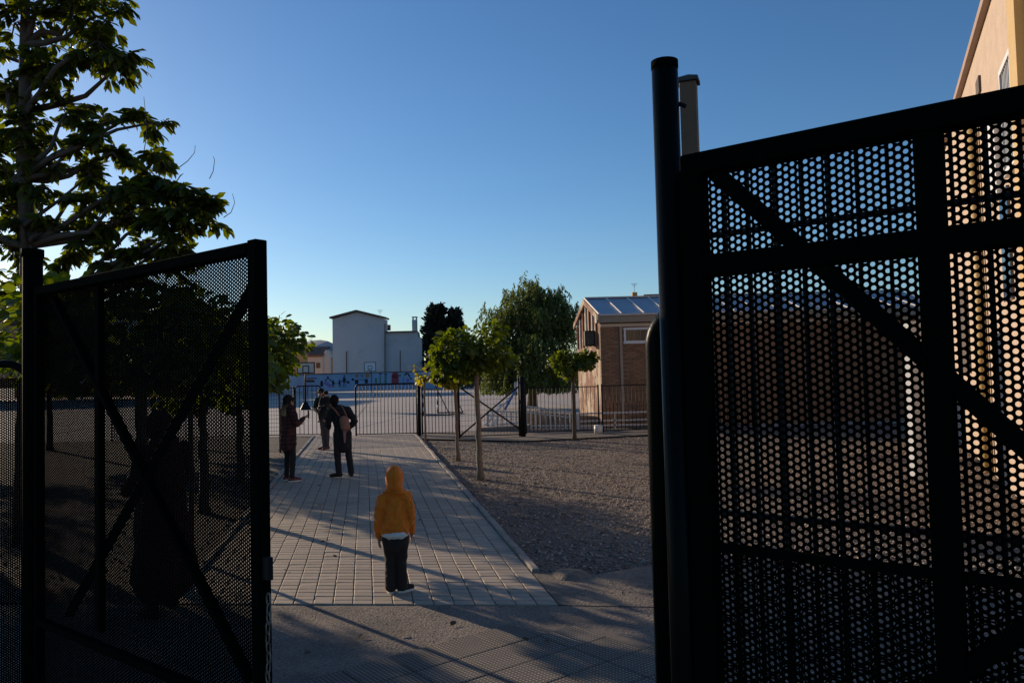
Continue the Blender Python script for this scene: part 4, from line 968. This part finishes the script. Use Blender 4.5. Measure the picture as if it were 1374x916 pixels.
# ---- slender stakes added in the left bed to throw thin shadows across the path
for k,(x_,y_,h_,lb) in enumerate([(-3.62,8.78,1.9,'added wooden stake beside the tree nearest the left gate edge'),(-4.95,14.85,2.1,'added taller wooden stake in front of the leafy tree right of the left gate'),(-4.66,14.02,1.7,'added shorter wooden stake before the leafy tree right of the left gate'),(-6.35,21.3,2.0,'added wooden stake at the far end of the left bed'),(-6.0,18.6,1.9,'added wooden stake halfway along the left bed')]):
    o = MB().tube([(0,0,-.1),(.01,.005,h_*.5),(.0,.0,h_),(0,0,h_+.03)], [.030,.029,.028,.012], 8).build('stake', M['bark'], None, True, loc=(x_,y_,0)); o.rotation_euler = (random.gauss(0,.02), random.gauss(0,.02), 0)
    tag(o, lb, 'stake', 'wooden stakes added in the left bed')
# ---- fallen leaves
pl_ = []
for k in range(24):
    p = pth(random.uniform(.1,3.3), random.uniform(.1,10)) if k < 18 else Vector((random.uniform(-1.6,1.2), random.uniform(5.6,6.5), 0)); pl_.append((p.x,p.y,.028))
dl_ = np.array([(math.cos(t), math.sin(t), 0) for t in [random.uniform(0,6.28) for _ in pl_]])
o = leaves('leaf_litter', np.array(pl_), dl_, .065, M['leaf_dry'], None, width=1.6, droop=0, up_noise=.15); tag(o, 'few small dry brown leaves scattered over the paved path', 'dead leaves')
# ---- weeping pepper tree
PT = G(714,547); PT.z = 0; pd = PT.y
pt = empty('weeping_tree', PT, 0, 'large weeping feathery tree behind the fence beside the hut', 'tree')
def prel(u,v,dd=0): return P(u,v,pd+dd)-PT
MB().tube([(0,0,-.1),(.05,0,.8),(-.1,0,1.6),(.1,0,2.6)], [.34,.26,.22,.16], 10).build('trunk', M['bark'], pt, True)
pcl = [(715,395,0,22),(690,398,0,14),(740,402,0,22),(760,418,0,16),(700,420,.6,24),(728,425,-.8,30),(755,440,0,22),(680,425,0,18),(672,450,0,22),(690,470,-.5,26),(720,460,-1,34),(750,475,-.3,24),(665,480,0,18),(668,510,0,18),(690,510,-.4,20),(715,500,-.8,26),(740,510,-.3,22),(700,532,-.3,9),(733,405,.5,16),(715,380,0,6),(660,422,0,5),(758,500,.2,12),(735,530,0,12),(675,530,0,14),(700,505,0,20),(755,520,.2,12),(680,490,0,16),(705,445,0,22),(735,445,0,20)]
Pn = []; Dn = []; b_ = MB()
for (u,v,dd,k_) in pcl:
    cc = prel(u,v,dd*1.5); b_.tube([Vector((.1,0,2.4)).lerp(cc,.0), Vector((.1,0,2.4)).lerp(cc,.55)+Vector((0,0,.35)), cc], [.07,.045,.015], 5)
    for _ in range(int(k_*4.2)):
        s_ = cc+Vector((random.gauss(0,.42),random.gauss(0,.7),random.gauss(.1,.35))); Ls = random.uniform(.5,1.3); dx = random.gauss(0,.12); ox = (s_.x)*.10
        for q_ in range(int(Ls/.045)):
            t_ = q_*.045; pp = s_+Vector((dx*t_+ox*t_, 0, .12*math.sin(t_*2)-t_))
            Pn.append((pp.x+random.gauss(0,.02),pp.y+random.gauss(0,.05),pp.z)); Dn.append((random.gauss(0,.8),random.gauss(0,.8),-.6))
b_.build('branches', M['bark'], pt, True)
Pn = np.array(Pn); Dn = np.array(Dn); Dn /= np.linalg.norm(Dn,axis=1,keepdims=True); ok_ = Pn[:,2] > .9
leaves('foliage', Pn[ok_], Dn[ok_], .21, M['leaf_pep'], pt, width=.75, droop=.3)

# ---- dark conifers behind
DK = 128.0
for (ux, vt, wpx, nm, lb) in ((588,413,26,'conifer','dark spiky conifer right of the white building'),(612,420,15,'conifer','smaller dark conifer just right of the taller one')):
    bs = P(ux,520,DK); bs.z = 0; e = empty(nm, bs, 0, lb, 'tree', 'dark conifers behind the painted wall'); H_ = P(ux,vt,DK).z; Rr = wpx/FPX*DK
    MB().tube([(0,0,-.1),(0,0,H_*.9)], [.35,.08], 8).build('trunk', M['bark'], e, True)
    Pn = []; Dn = []
    for _ in range(210):
        h_ = H_*(.14+.86*random.random()**.8); fr__ = (1-(h_/H_))**.38; a_ = random.uniform(0,6.28); rr = Rr*fr__*random.uniform(.5,1.1)+.15
        for q_ in range(14):
            t_ = q_/13; Pn.append((rr*t_*math.cos(a_)+random.gauss(0,.12), rr*t_*math.sin(a_)+random.gauss(0,.12), h_+.5*t_*t_+random.gauss(0,.18)-.2)); Dn.append((math.cos(a_),math.sin(a_),1.0+random.gauss(0,.4)))
    Pn = np.array(Pn); Dn = np.array(Dn); Dn /= np.linalg.norm(Dn,axis=1,keepdims=True); leaves('foliage', Pn, Dn, .95, M['leaf_dark'], e, width=1.2, droop=-.1)
# hedge line at the far right end of the court
Pn = rng.random((2600,3))*np.array([16,1.6,3.0]); o_h = G(603,521); Dn = rng.normal(0,1,(2600,3)); Dn /= np.linalg.norm(Dn,axis=1,keepdims=True)
hd = empty('hedge', (o_h.x,o_h.y-3,0), 0, 'dark clipped hedge in front of the low wall right of the paintings', 'hedge')
leaves('foliage', Pn, Dn, .32, M['leaf_dark'], hd, width=1.4); 

# ================================================================ PEOPLE
def blob(parts, voxel, smooth=6, disp=None):
    bm = bmesh.new()
    for p_ in parts:
        if p_[0] == 'e':       # ellipsoid centre, radii, rot z
            _, c, r_ = p_[:3]; rz_ = p_[3] if len(p_) > 3 else 0
            mt_ = Matrix.Translation(c) @ Matrix.Rotation(rz_,4,'Z') @ Matrix.Diagonal((*r_,1)); bmesh.ops.create_icosphere(bm, subdivisions=3, radius=1, matrix=mt_)
        else:                  # capsule a, b, ra, rb, (squash y)
            _, a_, b__, ra, rb_ = p_[:5]; sq = p_[5] if len(p_) > 5 else 1.0; a_ = Vector(a_); b__ = Vector(b__); d_ = b__-a_; L_ = max(d_.length,1e-4)
            n_ = max(2, int(L_/(min(ra,rb_)*.45))+1)
            for k in range(n_+1):
                t_ = k/n_; r_ = ra+(rb_-ra)*t_; c = a_.lerp(b__,t_)
                bmesh.ops.create_icosphere(bm, subdivisions=2, radius=1, matrix=Matrix.Translation(c) @ Matrix.Diagonal((r_,r_*sq,r_,1)))
    me = bpy.data.meshes.new('tmp'); bm.to_mesh(me); bm.free(); o = bpy.data.objects.new('tmp', me); COL.objects.link(o)
    rm = o.modifiers.new('r','REMESH'); rm.mode = 'VOXEL'; rm.voxel_size = voxel; rm.use_smooth_shade = True
    if disp:
        tx = bpy.data.textures.new('folds','CLOUDS'); tx.noise_scale = disp[1]; tx.noise_depth = 2
        dm = o.modifiers.new('d','DISPLACE'); dm.texture = tx; dm.strength = disp[0]; dm.mid_level = .5
    sm = o.modifiers.new('s','SMOOTH'); sm.iterations = smooth; sm.factor = .6
    dg = bpy.context.evaluated_depsgraph_get(); dg.update(); out = bpy.data.meshes.new_from_object(o.evaluated_get(dg)); bpy.data.objects.remove(o)
    out.polygons.foreach_set('use_smooth', [True]*len(out.polygons)); return out
def bl_obj(name, parts, voxel, m, parent, smooth=6, disp=None):
    me = blob(parts, voxel, smooth, disp); me.name = name; me.materials.clear(); me.materials.append(m); return link(name, me, parent)
def hand(w_, d_, side_, s=1.0, curl=.35, palm=(0,1,0)):
    """palm and five fingers from the wrist w_ along d_, thumb towards side_"""
    w_ = Vector(w_); d_ = Vector(d_).normalized(); sd_ = Vector(side_); sd_ = (sd_-d_*sd_.dot(d_)).normalized(); nn = d_.cross(sd_)
    out = [('c', w_, w_+d_*.045*s, .020*s, .026*s), ('c', w_+d_*.05*s-sd_*.022*s, w_+d_*.085*s-sd_*.025*s, .014*s, .012*s), ('c', w_+d_*.05*s+sd_*.020*s, w_+d_*.088*s+sd_*.020*s, .014*s, .012*s), ('c', w_+d_*.06*s, w_+d_*.09*s, .015*s, .013*s)]
    for k,(o_s,l_) in enumerate(((.030,.066),(.011,.076),(-.010,.070),(-.030,.054))):
        b0 = w_+d_*.088*s+sd_*o_s*s; b1 = b0+(d_+nn*curl*.4).normalized()*l_*.5*s; b2 = b1+(d_+nn*curl*1.6).normalized()*l_*.5*s
        out += [('c',b0,b1,.0095*s,.0085*s),('c',b1,b2,.0085*s,.0075*s)]
    t0_ = w_+d_*.03*s+sd_*.024*s; t1_ = t0_+(d_*.6+sd_*.8+nn*.2).normalized()*.038*s; t2_ = t1_+(d_+nn*.4).normalized()*.03*s
    out += [('c',t0_,t1_,.013*s,.010*s),('c',t1_,t2_,.010*s,.008*s)]
    return out
def head_parts(c, s=1.0, yaw=0.0):
    c = Vector(c); f = Vector((-math.sin(yaw),math.cos(yaw),0)); r = Vector((math.cos(yaw),math.sin(yaw),0)); u = Vector((0,0,1))
    return [('e',c+u*.02*s-f*.008*s,(.074*s,.092*s,.098*s),yaw),('e',c-u*.055*s+f*.022*s,(.056*s,.062*s,.062*s),yaw),('c',c+f*.085*s+u*.012*s,c+f*.104*s-u*.018*s,.009*s,.013*s),
            ('c',c+r*.022*s+f*.080*s-u*.052*s,c-r*.022*s+f*.080*s-u*.052*s,.010*s,.010*s),('e',c+r*.074*s-u*.008*s,(.012*s,.020*s,.032*s),yaw),('e',c-r*.074*s-u*.008*s,(.012*s,.020*s,.032*s),yaw),
            ('c',c+r*.035*s+f*.078*s+u*.028*s,c-r*.035*s+f*.078*s+u*.028*s,.012*s,.012*s)]
def eyes(c, s, yaw, parent):
    c = Vector(c); f = Vector((-math.sin(yaw),math.cos(yaw),0)); r = Vector((math.cos(yaw),math.sin(yaw),0))
    for sg in (-1,1):
        bm = bmesh.new(); bmesh.ops.create_icosphere(bm, subdivisions=2, radius=.012*s, matrix=Matrix.Translation(c+r*sg*.031*s+f*.080*s+Vector((0,0,.008*s)))); me = bpy.data.meshes.new('eye'); bm.to_mesh(me); bm.free(); me.materials.append(M['ink']); link('eye', me, parent)
def body(J, s, parent, voxel, yaw=0.0, hands=True, hs=1.0, thumb=((-1,0,0),(1,0,0))):
    p_ = head_parts(J['head'], s, yaw); nk = Vector(J['neck']); ct = Vector(J['chest']); pl = Vector(J['pelvis'])
    p_ += [('c',Vector(J['head'])+Vector((0,0,-.05*s)),nk,.046*s,.052*s),('c',nk,ct,.06*s,.115*s,.75),('c',ct,pl,.115*s,.112*s,.75)]
    for i,sd_ in enumerate(('L','R')):
        p_ += [('c',nk+Vector((0,0,-.03*s)),J['sh'+sd_],.055*s,.046*s),('c',J['sh'+sd_],J['el'+sd_],.044*s,.034*s),('c',J['el'+sd_],J['wr'+sd_],.034*s,.023*s),
               ('c',pl,J['hip'+sd_],.10*s,.078*s),('c',J['hip'+sd_],J['kn'+sd_],.078*s,.050*s),('c',J['kn'+sd_],J['an'+sd_],.050*s,.034*s),('c',J['an'+sd_],J['toe'+sd_],.034*s,.024*s)]
        if hands: p_ += hand(J['wr'+sd_], J.get('hd'+sd_, Vector(J['wr'+sd_])-Vector(J['el'+sd_])), thumb[i], hs)
    o = bl_obj('body', p_, voxel, M['skin'], parent, smooth=3); eyes(J['head'], s, yaw, parent); return o
def trousers(J, s, parent, m, voxel, k=1.0, cuff=1.0, disp=(.012,.08)):
    pl = Vector(J['pelvis']); p_ = [('c',pl+Vector((0,0,.06*s)),pl,.125*s,.135*s,.8)]
    for sd_ in 'LR': p_ += [('c',pl,J['hip'+sd_],.125*s*k,.10*s*k),('c',J['hip'+sd_],J['kn'+sd_],.098*s*k,.070*s*k),('c',J['kn'+sd_],J['an'+sd_],.070*s*k,.054*s*cuff)]
    return bl_obj('trousers', p_, voxel, m, parent, disp=disp)
def shoes(J, s, parent, m, sole=None):
    for sd_ in 'LR':
        a_ = Vector(J['an'+sd_]); t_ = Vector(J['toe'+sd_]); d_ = (t_-a_); d_.z = 0; d_.normalize(); z_ = Vector((0,0,1)); g = Vector((a_.x,a_.y,0))
        o = bl_obj('shoe', [('c',g-d_*.035*s+z_*.05*s,g+d_*.15*s+z_*.038*s,.040*s,.034*s),('c',g+z_*.05*s,g+z_*.095*s,.042*s,.042*s),('c',g+d_*.02*s+z_*.07*s,g+d_*.13*s+z_*.042*s,.036*s,.034*s)], .006*max(s,.8), m, parent, smooth=3)
        if sole: 
            pr2 = Vector((-d_.y,d_.x,0)); pts_ = []
            for k in range(16):
                t2 = 2*math.pi*k/16; pts_.append(g+d_*(.057*s+.128*s*math.cos(t2))+pr2*.043*s*math.sin(t2))
            MB().prism([(q_.x,q_.y) for q_ in pts_], .0, .024*s).build('sole', sole, o)

# ---- child in the orange hoodie, seen from behind
cp = G(532,797); kid = empty('person', (cp.x,cp.y,.017), math.radians(8), 'small child in orange hooded jacket and dark trousers, seen from behind', 'person')
J = dict(head=(.0,.02,1.02),neck=(0,0,.90),chest=(0,0,.77),pelvis=(-.005,0,.52),shL=(-.125,0,.85),shR=(.125,0,.85),elL=(-.165,-.01,.68),elR=(.165,-.01,.69),wrL=(-.172,.02,.515),wrR=(.172,.03,.535),
         hipL=(-.058,0,.50),hipR=(.058,0,.50),knL=(-.062,.015,.29),knR=(.060,.01,.29),anL=(-.055,0,.065),anR=(.060,.0,.065),toeL=(-.075,.10,.03),toeR=(.15,.055,.03),hdL=(.05,.1,-1),hdR=(-.15,.2,-1))
body(J, .78, kid, .0055, hs=.72, thumb=((.3,1,0),(-.3,1,0)))
bl_obj('jacket', [('c',(0,0,.86),(0,0,.74),.105,.140,.74),('c',(0,0,.74),(0,0,.60),.140,.150,.74),('c',(-.03,0,.60),(.03,0,.60),.128,.128,.85),('c',(-.05,0,.885),(.05,0,.885),.070,.070,.9),
     ('c',(-.05,0,.87),J['shL'],.07,.062),('c',(.05,0,.87),J['shR'],.07,.062),('c',J['shL'],J['elL'],.062,.052),('c',J['shR'],J['elR'],.062,.052),('c',J['elL'],(-.172,.018,.535),.052,.040),('c',J['elR'],(.172,.026,.555),.052,.040)], .007, M['hoodie'], kid, smooth=3, disp=(.055,.065))
bl_obj('hood', [('e',(0,.005,1.045),(.097,.112,.118)),('e',(0,-.008,.985),(.088,.098,.085)),('c',(-.04,-.015,.915),(.04,-.015,.915),.066,.066)], .006, M['hoodie'], kid, smooth=5, disp=(.010,.05))
MB().tube([(0,-.121+.0,1.11),(0,-.105,1.13)],.002,4)
bl_obj('hem_band', [('c',(-.035,0,.560),(.035,0,.560),.038,.038)]+[('e',(0,0,.575),(.152,.116,.028))], .006, M['hoodie_rib'], kid, smooth=3)
for sg,z_,y_ in ((-1,.527,.019),(1,.547,.027)): bl_obj('cuff', [('c',(sg*.172,y_,z_+.014),(sg*.172,y_,z_-.012),.034,.031)], .005, M['hoodie_rib'], kid, smooth=2)
bl_obj('shirt', [('e',(0,0,.535),(.150,.120,.052)),('c',(-.035,0,.53),(.035,0,.53),.105,.105,.95)], .007, M['white_cloth'], kid, smooth=3, disp=(.006,.04))
J['pelvis'] = (-.005,0,.455); J['knL'] = (-.055,.015,.29); J['knR'] = (.055,.01,.29)
trousers(J, .80, kid, M['brown_cloth'], .007, k=1.12, cuff=1.45, disp=(.022,.06)); shoes(J, .80, kid, M['black_cloth'], M['shoe_sole'])

kid.scale = (.88,.94,1.0)
MB().tube([(0,.105+.0,1.135),(0,.02,1.166),(0,-.06,1.145),(0,-.108,1.08),(0,-.112,1.0),(0,-.09,.935)], .0035, 5).build('hood_seam', M['hoodie_rib'], kid, True)
MB().tube([(.115*math.cos(t),-.006+.088*math.sin(t),.915+.01*math.sin(2*t)) for t in [k*math.pi/10 for k in range(21)]], .010, 6, cap=False).build('collar_seam', M['hoodie_rib'], kid, True)
# ---- woman in the dark red plaid coat
wp = G(388,646); wom = empty('person', (wp.x,wp.y,.016), math.radians(-48), 'woman with long two-tone hair, dark red checked coat and black leggings', 'person')
J = dict(head=(0,.02,1.53),neck=(0,0,1.42),chest=(0,0,1.22),pelvis=(0,-.01,.90),shL=(-.17,0,1.36),shR=(.17,0,1.36),elL=(-.21,.02,1.10),elR=(.24,.06,1.10),wrL=(-.12,.22,1.08),wrR=(.20,.22,1.20),
         hipL=(-.09,0,.87),hipR=(.09,0,.87),knL=(-.10,.02,.48),knR=(.12,.03,.48),anL=(-.11,0,.08),anR=(.16,-.02,.08),toeL=(-.10,.16,.03),toeR=(.20,.14,.03))
body(J, 1.0, wom, .0075, hs=.95, yaw=.2)
bl_obj('coat', [('c',(0,0,1.38),(0,0,1.18),.13,.165,.74),('c',(0,0,1.18),(0,0,.95),.165,.175,.78),('c',(0,-.01,.95),(0,-.01,.72),.175,.195,.80),('c',(-.06,0,1.40),(.06,0,1.40),.09,.09),
     ('c',(-.08,0,1.37),J['shL'],.085,.078),('c',(.08,0,1.37),J['shR'],.085,.078),('c',J['shL'],J['elL'],.078,.062),('c',J['shR'],J['elR'],.078,.062),('c',J['elL'],J['wrL'],.062,.046),('c',J['elR'],J['wrR'],.062,.046)], .010, M['plaid_red'], wom, smooth=4, disp=(.03,.09))
bl_obj('hair', [('e',(0,.0,1.565),(.092,.108,.105)),('c',(0,-.045,1.54),(0,-.085,1.32),.090,.085,.6),('c',(-.05,-.05,1.45),(-.07,-.06,1.22),.05,.03),('c',(.05,-.05,1.45),(.06,-.07,1.20),.05,.03)], .008, M['hair_ombre'], wom, disp=(.02,.03))
trousers(J, 1.0, wom, M['black_cloth'], .010, k=.88, cuff=.9); shoes(J, 1.0, wom, M['shoe_red'], M['shoe_sole'])
MB().box((.215,.315,1.27),(.075,.012,.15), -.2).build('phone', M['black_plastic'], None); ph = bpy.data.objects['phone']
ph.matrix_world = Matrix.Translation(wom.location) @ Matrix.Rotation(math.radians(-48),4,'Z'); tag(ph, 'dark phone held up in the hand of the woman in the checked coat', 'phone')

# ---- man with the small salmon backpack
mp_ = G(461,641); man = empty('person', (mp_.x,mp_.y,.016), math.radians(22), 'dark haired adult in dark clothes with backpack, hand on hip, back to us', 'person')
J = dict(head=(-.16,.05,1.50),neck=(-.10,.02,1.37),chest=(-.04,.0,1.18),pelvis=(0,0,.88),shL=(-.24,.02,1.30),shR=(.10,-.02,1.33),elL=(-.27,.08,1.06),elR=(.23,-.06,1.09),wrL=(-.24,.24,.98),wrR=(.12,-.02,.96),
         hipL=(-.10,0,.85),hipR=(.08,0,.85),knL=(-.11,.03,.46),knR=(.11,.03,.47),anL=(-.09,0,.08),anR=(.15,-.02,.08),toeL=(-.25,.07,.03),toeR=(.15,.15,.03),hdR=(-.8,.5,-.3))
body(J, 1.0, man, .0075, hs=1.0, yaw=.5)
bl_obj('jacket', [('c',(-.08,.0,1.31),(-.04,.0,1.14),.135,.165,.76),('c',(-.04,.0,1.14),(0,0,.90),.165,.17,.80),('c',(0,0,.90),(0,0,.72),.165,.17,.80),('c',(0,0,.72),(0,0,.60),.165,.13,.85),('c',(-.14,.02,1.355),(-.06,.01,1.36),.075,.075),
     ('c',(-.14,.01,1.32),J['shL'],.08,.072),('c',(-.04,.0,1.34),J['shR'],.08,.075),('c',J['shL'],J['elL'],.074,.060),('c',J['shR'],J['elR'],.076,.060),('c',J['elL'],J['wrL'],.066,.048),('c',J['elR'],J['wrR'],.068,.050)], .010, M['black_cloth'], man, smooth=4, disp=(.04,.08))
bl_obj('hair', [('e',(-.16,.035,1.535),(.094,.106,.108),.5),('c',(-.155,-.01,1.50),(-.15,-.01,1.45),.075,.06)], .008, M['hair_dark'], man, disp=(.03,.03))
trousers(J, 1.02, man, M['black_cloth'], .010, k=1.0, cuff=1.15); shoes(J, 1.05, man, M['black_cloth'])
bk_ = bl_obj('backpack', [('c',(.0,-.17,1.13),(.02,-.18,1.00),.100,.100,.62),('e',(.01,-.22,1.0),(.085,.045,.07))], .008, M['pack'], None, smooth=4)
tag(bk_, 'small salmon backpack with pink tassel worn by the adult with hand on hip', 'backpack')
bk_.matrix_world = Matrix.Translation(man.location) @ Matrix.Rotation(math.radians(22),4,'Z')
bl_obj('tassel', [('c',(.0,-.20,.92),(.0,-.19,.70),.04,.018,.5)], .007, M['pack_pink'], bk_, smooth=2)
for sg in (-1,1): MB().tube([(-.02+sg*.07,-.17,1.22),(-.10+sg*.09,-.10,1.37),(-.14+sg*.11,.0,1.43),(-.14+sg*.12,.14,1.36)], .014, 6).build('strap', M['pack'], bk_, True)

# ---- adult at the gateway holding a toddler
fp_ = G(437,604); ad_ = empty('person', (fp_.x,fp_.y,.016), math.radians(172), 'adult in dark green checked shirt and grey trousers by the far gateway, facing us', 'person')
J = dict(head=(.10,.03,1.56),neck=(.06,0,1.44),chest=(.04,0,1.25),pelvis=(.0,0,.92),shL=(-.14,0,1.38),shR=(.22,0,1.38),elL=(-.20,.10,1.14),elR=(.28,.06,1.14),wrL=(-.02,.26,1.12),wrR=(.10,.26,1.05),
         hipL=(-.09,0,.90),hipR=(.09,0,.90),knL=(-.07,.03,.49),knR=(.06,.03,.49),anL=(-.06,0,.08),anR=(.04,0,.08),toeL=(.02,.15,.03),toeR=(.18,.08,.03))
body(J, 1.0, ad_, .0085, hs=1.0)
bl_obj('shirt', [('c',(.04,0,1.38),(.04,0,1.20),.14,.165,.76),('c',(.04,0,1.20),(0,0,.96),.165,.16,.80),('c',(0,0,1.40),(.12,0,1.40),.085,.085),('c',(0,0,1.38),J['shL'],.085,.078),('c',(.10,0,1.38),J['shR'],.085,.078),
     ('c',J['shL'],J['elL'],.078,.064),('c',J['shR'],J['elR'],.078,.064),('c',J['elL'],J['wrL'],.064,.046),('c',J['elR'],J['wrR'],.064,.046)], .011, M['plaid_green'], ad_, smooth=4, disp=(.03,.09))
bl_obj('hair', [('e',(.10,.012,1.60),(.092,.100,.095)),('c',(.10,-.05,1.57),(.10,-.06,1.44),.08,.055,.7)], .009, M['hair_dark'], ad_, disp=(.02,.04))
MB().box((.10,.128,1.575),(.12,.02,.032)).build('glasses', M['black_plastic'], ad_)
trousers(J, 1.0, ad_, M['grey_cloth'], .011, k=.9, cuff=.85); shoes(J, 1.0, ad_, M['shoe_red'])
kx = empty('person', (fp_.x+.05,fp_.y-.28,.42), math.radians(160), 'toddler in dark clothes carried on the arm of the adult in green', 'person')
s_ = .62
J = dict(head=(-.05,.0,1.13),neck=(-.04,0,1.05),chest=(-.03,0,.96),pelvis=(0,0,.74),shL=(-.13,0,1.01),shR=(.07,0,1.01),elL=(-.16,.04,.88),elR=(.10,.05,.88),wrL=(-.10,.13,.84),wrR=(.06,.13,.84),
         hipL=(-.05,0,.73),hipR=(.05,0,.73),knL=(-.08,.13,.62),knR=(.08,.13,.62),anL=(-.08,.10,.42),anR=(.08,.10,.42),toeL=(-.08,.17,.38),toeR=(.08,.17,.38))
body(J, .72, kx, .0075, hs=.6)
bl_obj('jumper', [('c',(-.035,0,1.0),(0,0,.78),.085,.11,.85),('c',J['shL'],J['elL'],.05,.042),('c',J['shR'],J['elR'],.05,.042),('c',J['elL'],J['wrL'],.042,.034),('c',J['elR'],J['wrR'],.042,.034),('c',(-.03,0,1.0),J['shL'],.06,.05),('c',(-.03,0,1.0),J['shR'],.06,.05)], .009, M['black_cloth'], kx, disp=(.012,.06))
bl_obj('hair', [('e',(-.05,-.008,1.155),(.066,.076,.068))], .008, M['hair_dark'], kx)
trousers(J, .6, kx, M['black_cloth'], .009); 
for sd_ in 'LR': a_ = Vector(J['an'+sd_]); bl_obj('shoe', [('c',a_+Vector((0,-.01,-.02)),a_+Vector((0,.08,-.03)),.026,.022)], .007, M['shoe_red'], kx, smooth=2)

# ---- person in the long dark coat behind the left gate
hp = G(222,822); pp = empty('person', (hp.x,hp.y,-.01), math.radians(60), 'person in long dark burgundy hooded coat standing behind the left perforated gate', 'person')
J = dict(head=(-.02,.06,1.60),neck=(0,0,1.48),chest=(0,0,1.28),pelvis=(0,0,.94),shL=(-.18,0,1.40),shR=(.18,0,1.40),elL=(-.24,.08,1.14),elR=(.24,.08,1.14),wrL=(-.16,.30,1.06),wrR=(.14,.30,1.06),
         hipL=(-.09,0,.92),hipR=(.09,0,.92),knL=(-.12,.03,.50),knR=(.12,.03,.50),anL=(-.16,-.05,.08),anR=(.16,.12,.08),toeL=(-.16,.13,.03),toeR=(.18,.28,.03))
body(J, 1.03, pp, .0085, hs=1.0)
bl_obj('coat', [('c',(0,0,1.42),(0,0,1.2),.15,.18,.8),('c',(0,0,1.2),(0,0,.9),.18,.20,.85),('c',(0,0,.9),(-.06,.02,.34),.20,.24,.8),('c',(0,0,.9),(.10,.04,.34),.20,.24,.8),('c',(0,0,1.38),J['shL'],.09,.085),('c',(0,0,1.38),J['shR'],.09,.085),('c',J['shL'],J['elL'],.085,.07),('c',J['shR'],J['elR'],.085,.07),('c',J['elL'],J['wrL'],.07,.05),('c',J['elR'],J['wrR'],.07,.05)], .012, M['burgundy'], pp, smooth=4, disp=(.04,.1))
bl_obj('hood', [('e',(-.02,.04,1.63),(.115,.125,.135)),('c',(0,0,1.50),(0,0,1.44),.10,.11)], .010, M['burgundy'], pp, disp=(.02,.06))
trousers(J, 1.0, pp, M['black_cloth'], .011); shoes(J, 1.0, pp, M['black_cloth'])
